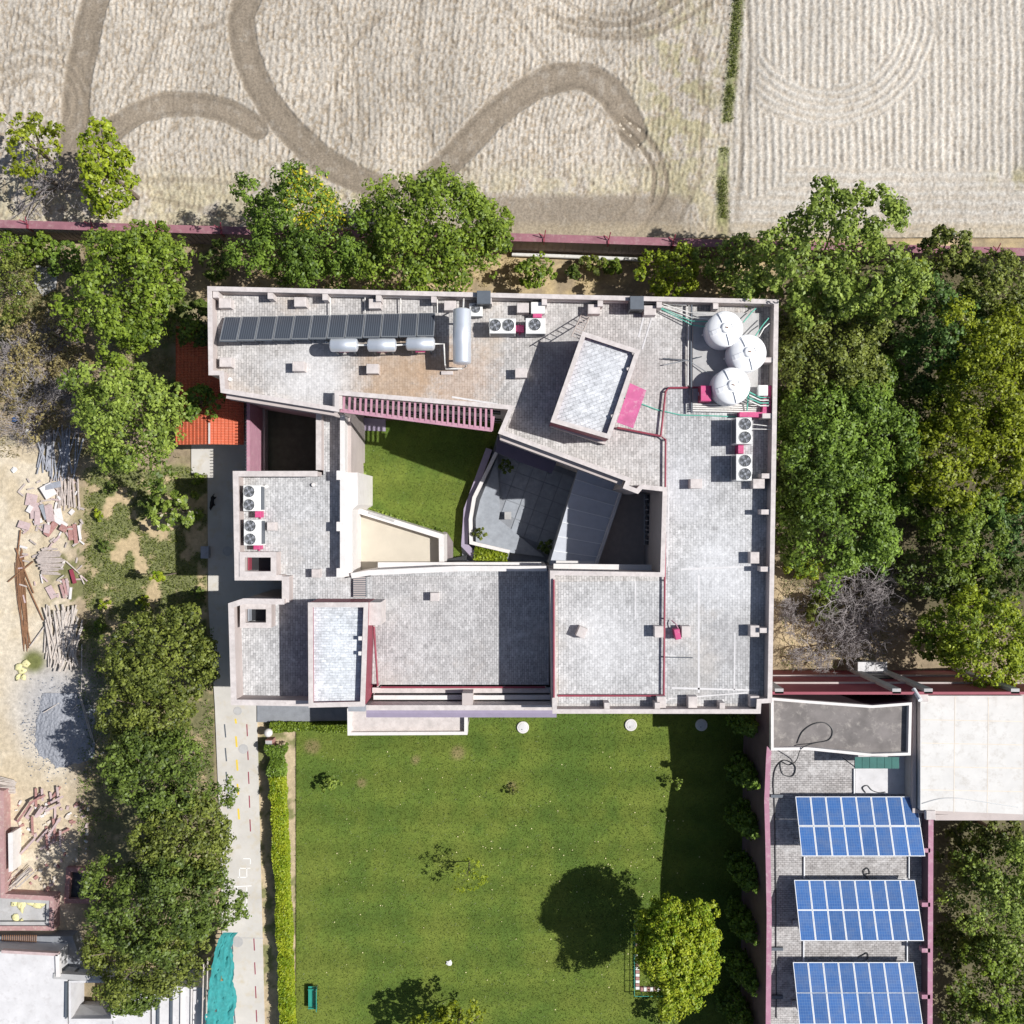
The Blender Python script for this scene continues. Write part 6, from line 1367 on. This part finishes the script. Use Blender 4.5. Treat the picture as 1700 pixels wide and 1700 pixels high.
# hedge along the path ---------------------------------------------------------------
def leafbox(name, label, poly_line, wpx, h, pal, n, cat, leaf=.15, z0=0.0, kind=None, group=None, lumps=.25):
    P = []; L3 = [Vector(X2(p, h)) for p in poly_line]; seg = [(a, b, (b - a).length) for a, b in zip(L3[:-1], L3[1:])]; tot = sum(s[2] for s in seg)
    for a, b, ln in seg:
        k = int(n * ln / tot); t = RNG.random(k); w = RNG.uniform(-1, 1, k); d = (b - a) / ln; nn = Vector((-d.y, d.x)); top = RNG.random(k) < .65
        x = a.x + d.x * ln * t; y = a.y + d.y * ln * t; lump = 1 + lumps * (fbm(x * 1.3, y * 1.3, 4, 2) - .5) * 2
        ww = np.where(top, w, np.sign(w)) * M_(wpx) / 2 * lump; zz = np.where(top, h * lump * (1 - .12 * np.abs(w) ** 3), RNG.random(k) * h * lump)
        P.append(np.stack([x + nn.x * ww, y + nn.y * ww, z0 + zz + RNG.normal(0, .05, k)], -1))
    P = np.concatenate(P); N_ = np.array([0, 0, .7]) + RNG.normal(0, .55, P.shape); N_ /= np.linalg.norm(N_, axis=1)[:, None]
    c = np.array([L3[0].x, L3[0].y, 0]); tone = .5 + .9 * (fbm(P[:, 0] * 1.6, P[:, 1] * 1.6, 8, 3) - .5)
    e = empty(name, tuple(c), label, cat, group)
    o = bpy.data.objects.new('foliage', leaves_mesh('foliage', P - c, N_, leaf, PAL[pal], tone)); COL.objects.link(o); o.parent = e
    st = MB(); m_ = max(3, int(tot / 1.0))
    for i in range(m_):
        q = Vector(X2(poly_line[0], h)).lerp(Vector(X2(poly_line[-1], h)), (i + .5) / m_) if len(poly_line) == 2 else L3[int((i + .5) / m_ * (len(L3) - 1))]
        st.tube([(q.x, q.y, z0 - .05), (q.x + .05, q.y, z0 + h * .8)], .03, 5)
    st.build('stems', MT['bark'], e); return e
leafbox('clipped_hedge', 'long yellow-green clipped hedge between path and lawn', [(458, 1290), (463, 1400), (470, 1560), (476, 1740)], 21, 1.1, 'lime', 26000, 'hedge')
leafbox('clipped_hedge', 'ragged dark end of the hedge beside the brick pier', [(458, 1235), (458, 1288)], 22, .8, 'mid', 2600, 'hedge', lumps=.6)
leafbox('clipped_hedge', 'low green hedge along the porch plinth', [(448, 1208), (500, 1207), (575, 1210)], 14, .5, 'green', 3800, 'hedge', lumps=.4)
leafbox('border_planting', 'leafy border plants along the beige terrace bed', [(607, 845), (670, 864), (735, 884)], 9, .5, 'pale', 1500, 'plants', leaf=.2, z0=.1, lumps=.6)
leafbox('border_planting', 'leafy border plants along the white ledge bed', [(603, 770), (606, 842)], 7, .5, 'pale', 800, 'plants', leaf=.2, z0=.1, lumps=.6)
leafbox('border_planting', 'yellow-green planting filling the bed below the stone court', [(788, 918), (842, 926)], 18, .7, 'bright', 2400, 'plants', leaf=.18, z0=.1, lumps=.4)
for i, (x, y, r, p, l) in enumerate(((840, 773, 12, 'dark', 'dark potted plant under the court canopy'), (906, 908, 12, 'dark', 'dark potted plant in the shaded court corner'), (797, 885, 10, 'olive', 'small sunlit potted plant on the seat platform'))):
    T(l, x, y, r, r, 1.7, p, 'potted_plant', leaf=.16, lobes=10, cat='plant', trunk=.04, limbs=3, rz=.5, dens=.6)
# weeds on the field divide (uncountable)
V = []; k = 4200; yy = RNG.uniform(-30, 362, k); yy = yy[((yy < 203) | (yy > 246)) & (vn(yy / 17, yy * 0, 12) + .35 * RNG.random(len(yy)) > .42)]; xx = np.interp(yy, [q[1] for q in DIV], [q[0] for q in DIV]) + RNG.normal(0, 4.2, len(yy)) + 3 * (vn(yy / 14, yy * 0, 3) - .5)
P = np.stack([(xx - 850) * H / F, (850 - yy) * H / F, .06 + .2 * RNG.random(len(yy)) * (.4 + vn(yy / 11, yy * 0, 6))], -1); N_ = RNG.normal(0, .5, P.shape) + np.array([0, 0, .6]); N_ /= np.linalg.norm(N_, axis=1)[:, None]
me = leaves_mesh('weed_strip', P, N_, .12, PAL['olive'], RNG.normal(.35, .25, len(P)), None, .4); o = bpy.data.objects.new('weed_strip', me); COL.objects.link(o); tag(o, 'strip of green weeds dividing the two ploughed fields', 'weeds', None, 'stuff')
# rough grass over garden patches and scrub ground (uncountable)
def tufts(name, label, rect, n, pal, h, thr, sd_):
    x = RNG.uniform(rect[0], rect[2], n); y = RNG.uniform(rect[1], rect[3], n); wx = (x - 850) * H / F; wy = (850 - y) * H / F
    m = (fbm(wx * .5, wy * .5, 3) * .55 + fbm(wx * 1.3, wy * 1.3, 9) * .45) > thr; wx, wy = wx[m], wy[m]
    P = np.stack([wx, wy, .02 + h * RNG.random(len(wx))], -1); N_ = RNG.normal(0, .6, P.shape) + np.array([0, 0, .4]); N_ /= np.linalg.norm(N_, axis=1)[:, None]
    me = leaves_mesh(name, P, N_, .13, PAL[pal], RNG.normal(.5, .2, len(P)), None, .35); o = bpy.data.objects.new(name, me); COL.objects.link(o); tag(o, label, 'grass', None, 'stuff')
tufts('garden_grass', 'patchy grass growing over the sandy garden', (140, 775, 343, 1060), 15000, 'olive', .07, .46, 1)
tufts('scrub_grass', 'dry weeds and grass covering the scrub ground', (-10, 400, 300, 760), 26000, 'dry', .14, .50, 2)
tufts('shade_grass', 'rough grass under the path trees', (130, 1040, 356, 1420), 18000, 'mid', .12, .47, 3)
tufts('wallside_weeds', 'dry weeds along the foot of the boundary wall', (300, 402, 1190, 478), 9000, 'dry', .12, .52, 4)
tufts('grove_undergrowth', 'undergrowth on the ground beneath the grove', (1295, 420, 1700, 1120), 26000, 'dark', .25, .48, 5)
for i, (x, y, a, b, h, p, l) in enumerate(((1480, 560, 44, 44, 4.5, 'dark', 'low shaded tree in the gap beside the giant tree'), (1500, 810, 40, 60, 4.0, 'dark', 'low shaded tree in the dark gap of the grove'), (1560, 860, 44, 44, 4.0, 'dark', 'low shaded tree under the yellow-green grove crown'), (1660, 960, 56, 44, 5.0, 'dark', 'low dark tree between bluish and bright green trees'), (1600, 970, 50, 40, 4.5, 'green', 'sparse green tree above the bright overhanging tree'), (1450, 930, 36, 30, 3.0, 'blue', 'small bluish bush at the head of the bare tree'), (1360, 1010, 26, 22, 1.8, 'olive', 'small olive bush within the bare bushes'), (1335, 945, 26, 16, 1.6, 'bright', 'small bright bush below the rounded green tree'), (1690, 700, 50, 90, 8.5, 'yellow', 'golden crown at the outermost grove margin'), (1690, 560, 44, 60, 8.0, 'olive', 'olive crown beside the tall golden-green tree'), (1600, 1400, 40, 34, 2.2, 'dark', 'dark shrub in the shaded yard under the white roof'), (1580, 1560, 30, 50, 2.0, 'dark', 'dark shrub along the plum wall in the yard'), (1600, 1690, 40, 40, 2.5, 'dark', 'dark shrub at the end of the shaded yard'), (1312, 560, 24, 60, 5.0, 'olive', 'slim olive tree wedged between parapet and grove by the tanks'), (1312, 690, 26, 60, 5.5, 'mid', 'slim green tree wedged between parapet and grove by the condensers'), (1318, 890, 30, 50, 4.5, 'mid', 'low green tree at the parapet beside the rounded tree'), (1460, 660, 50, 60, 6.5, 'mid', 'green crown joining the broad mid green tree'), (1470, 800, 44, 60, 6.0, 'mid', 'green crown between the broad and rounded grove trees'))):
    T(l, x, y, a, b, h, p, leaf=.2, lobes=30, trunk=.08, limbs=5, sparse=.1)
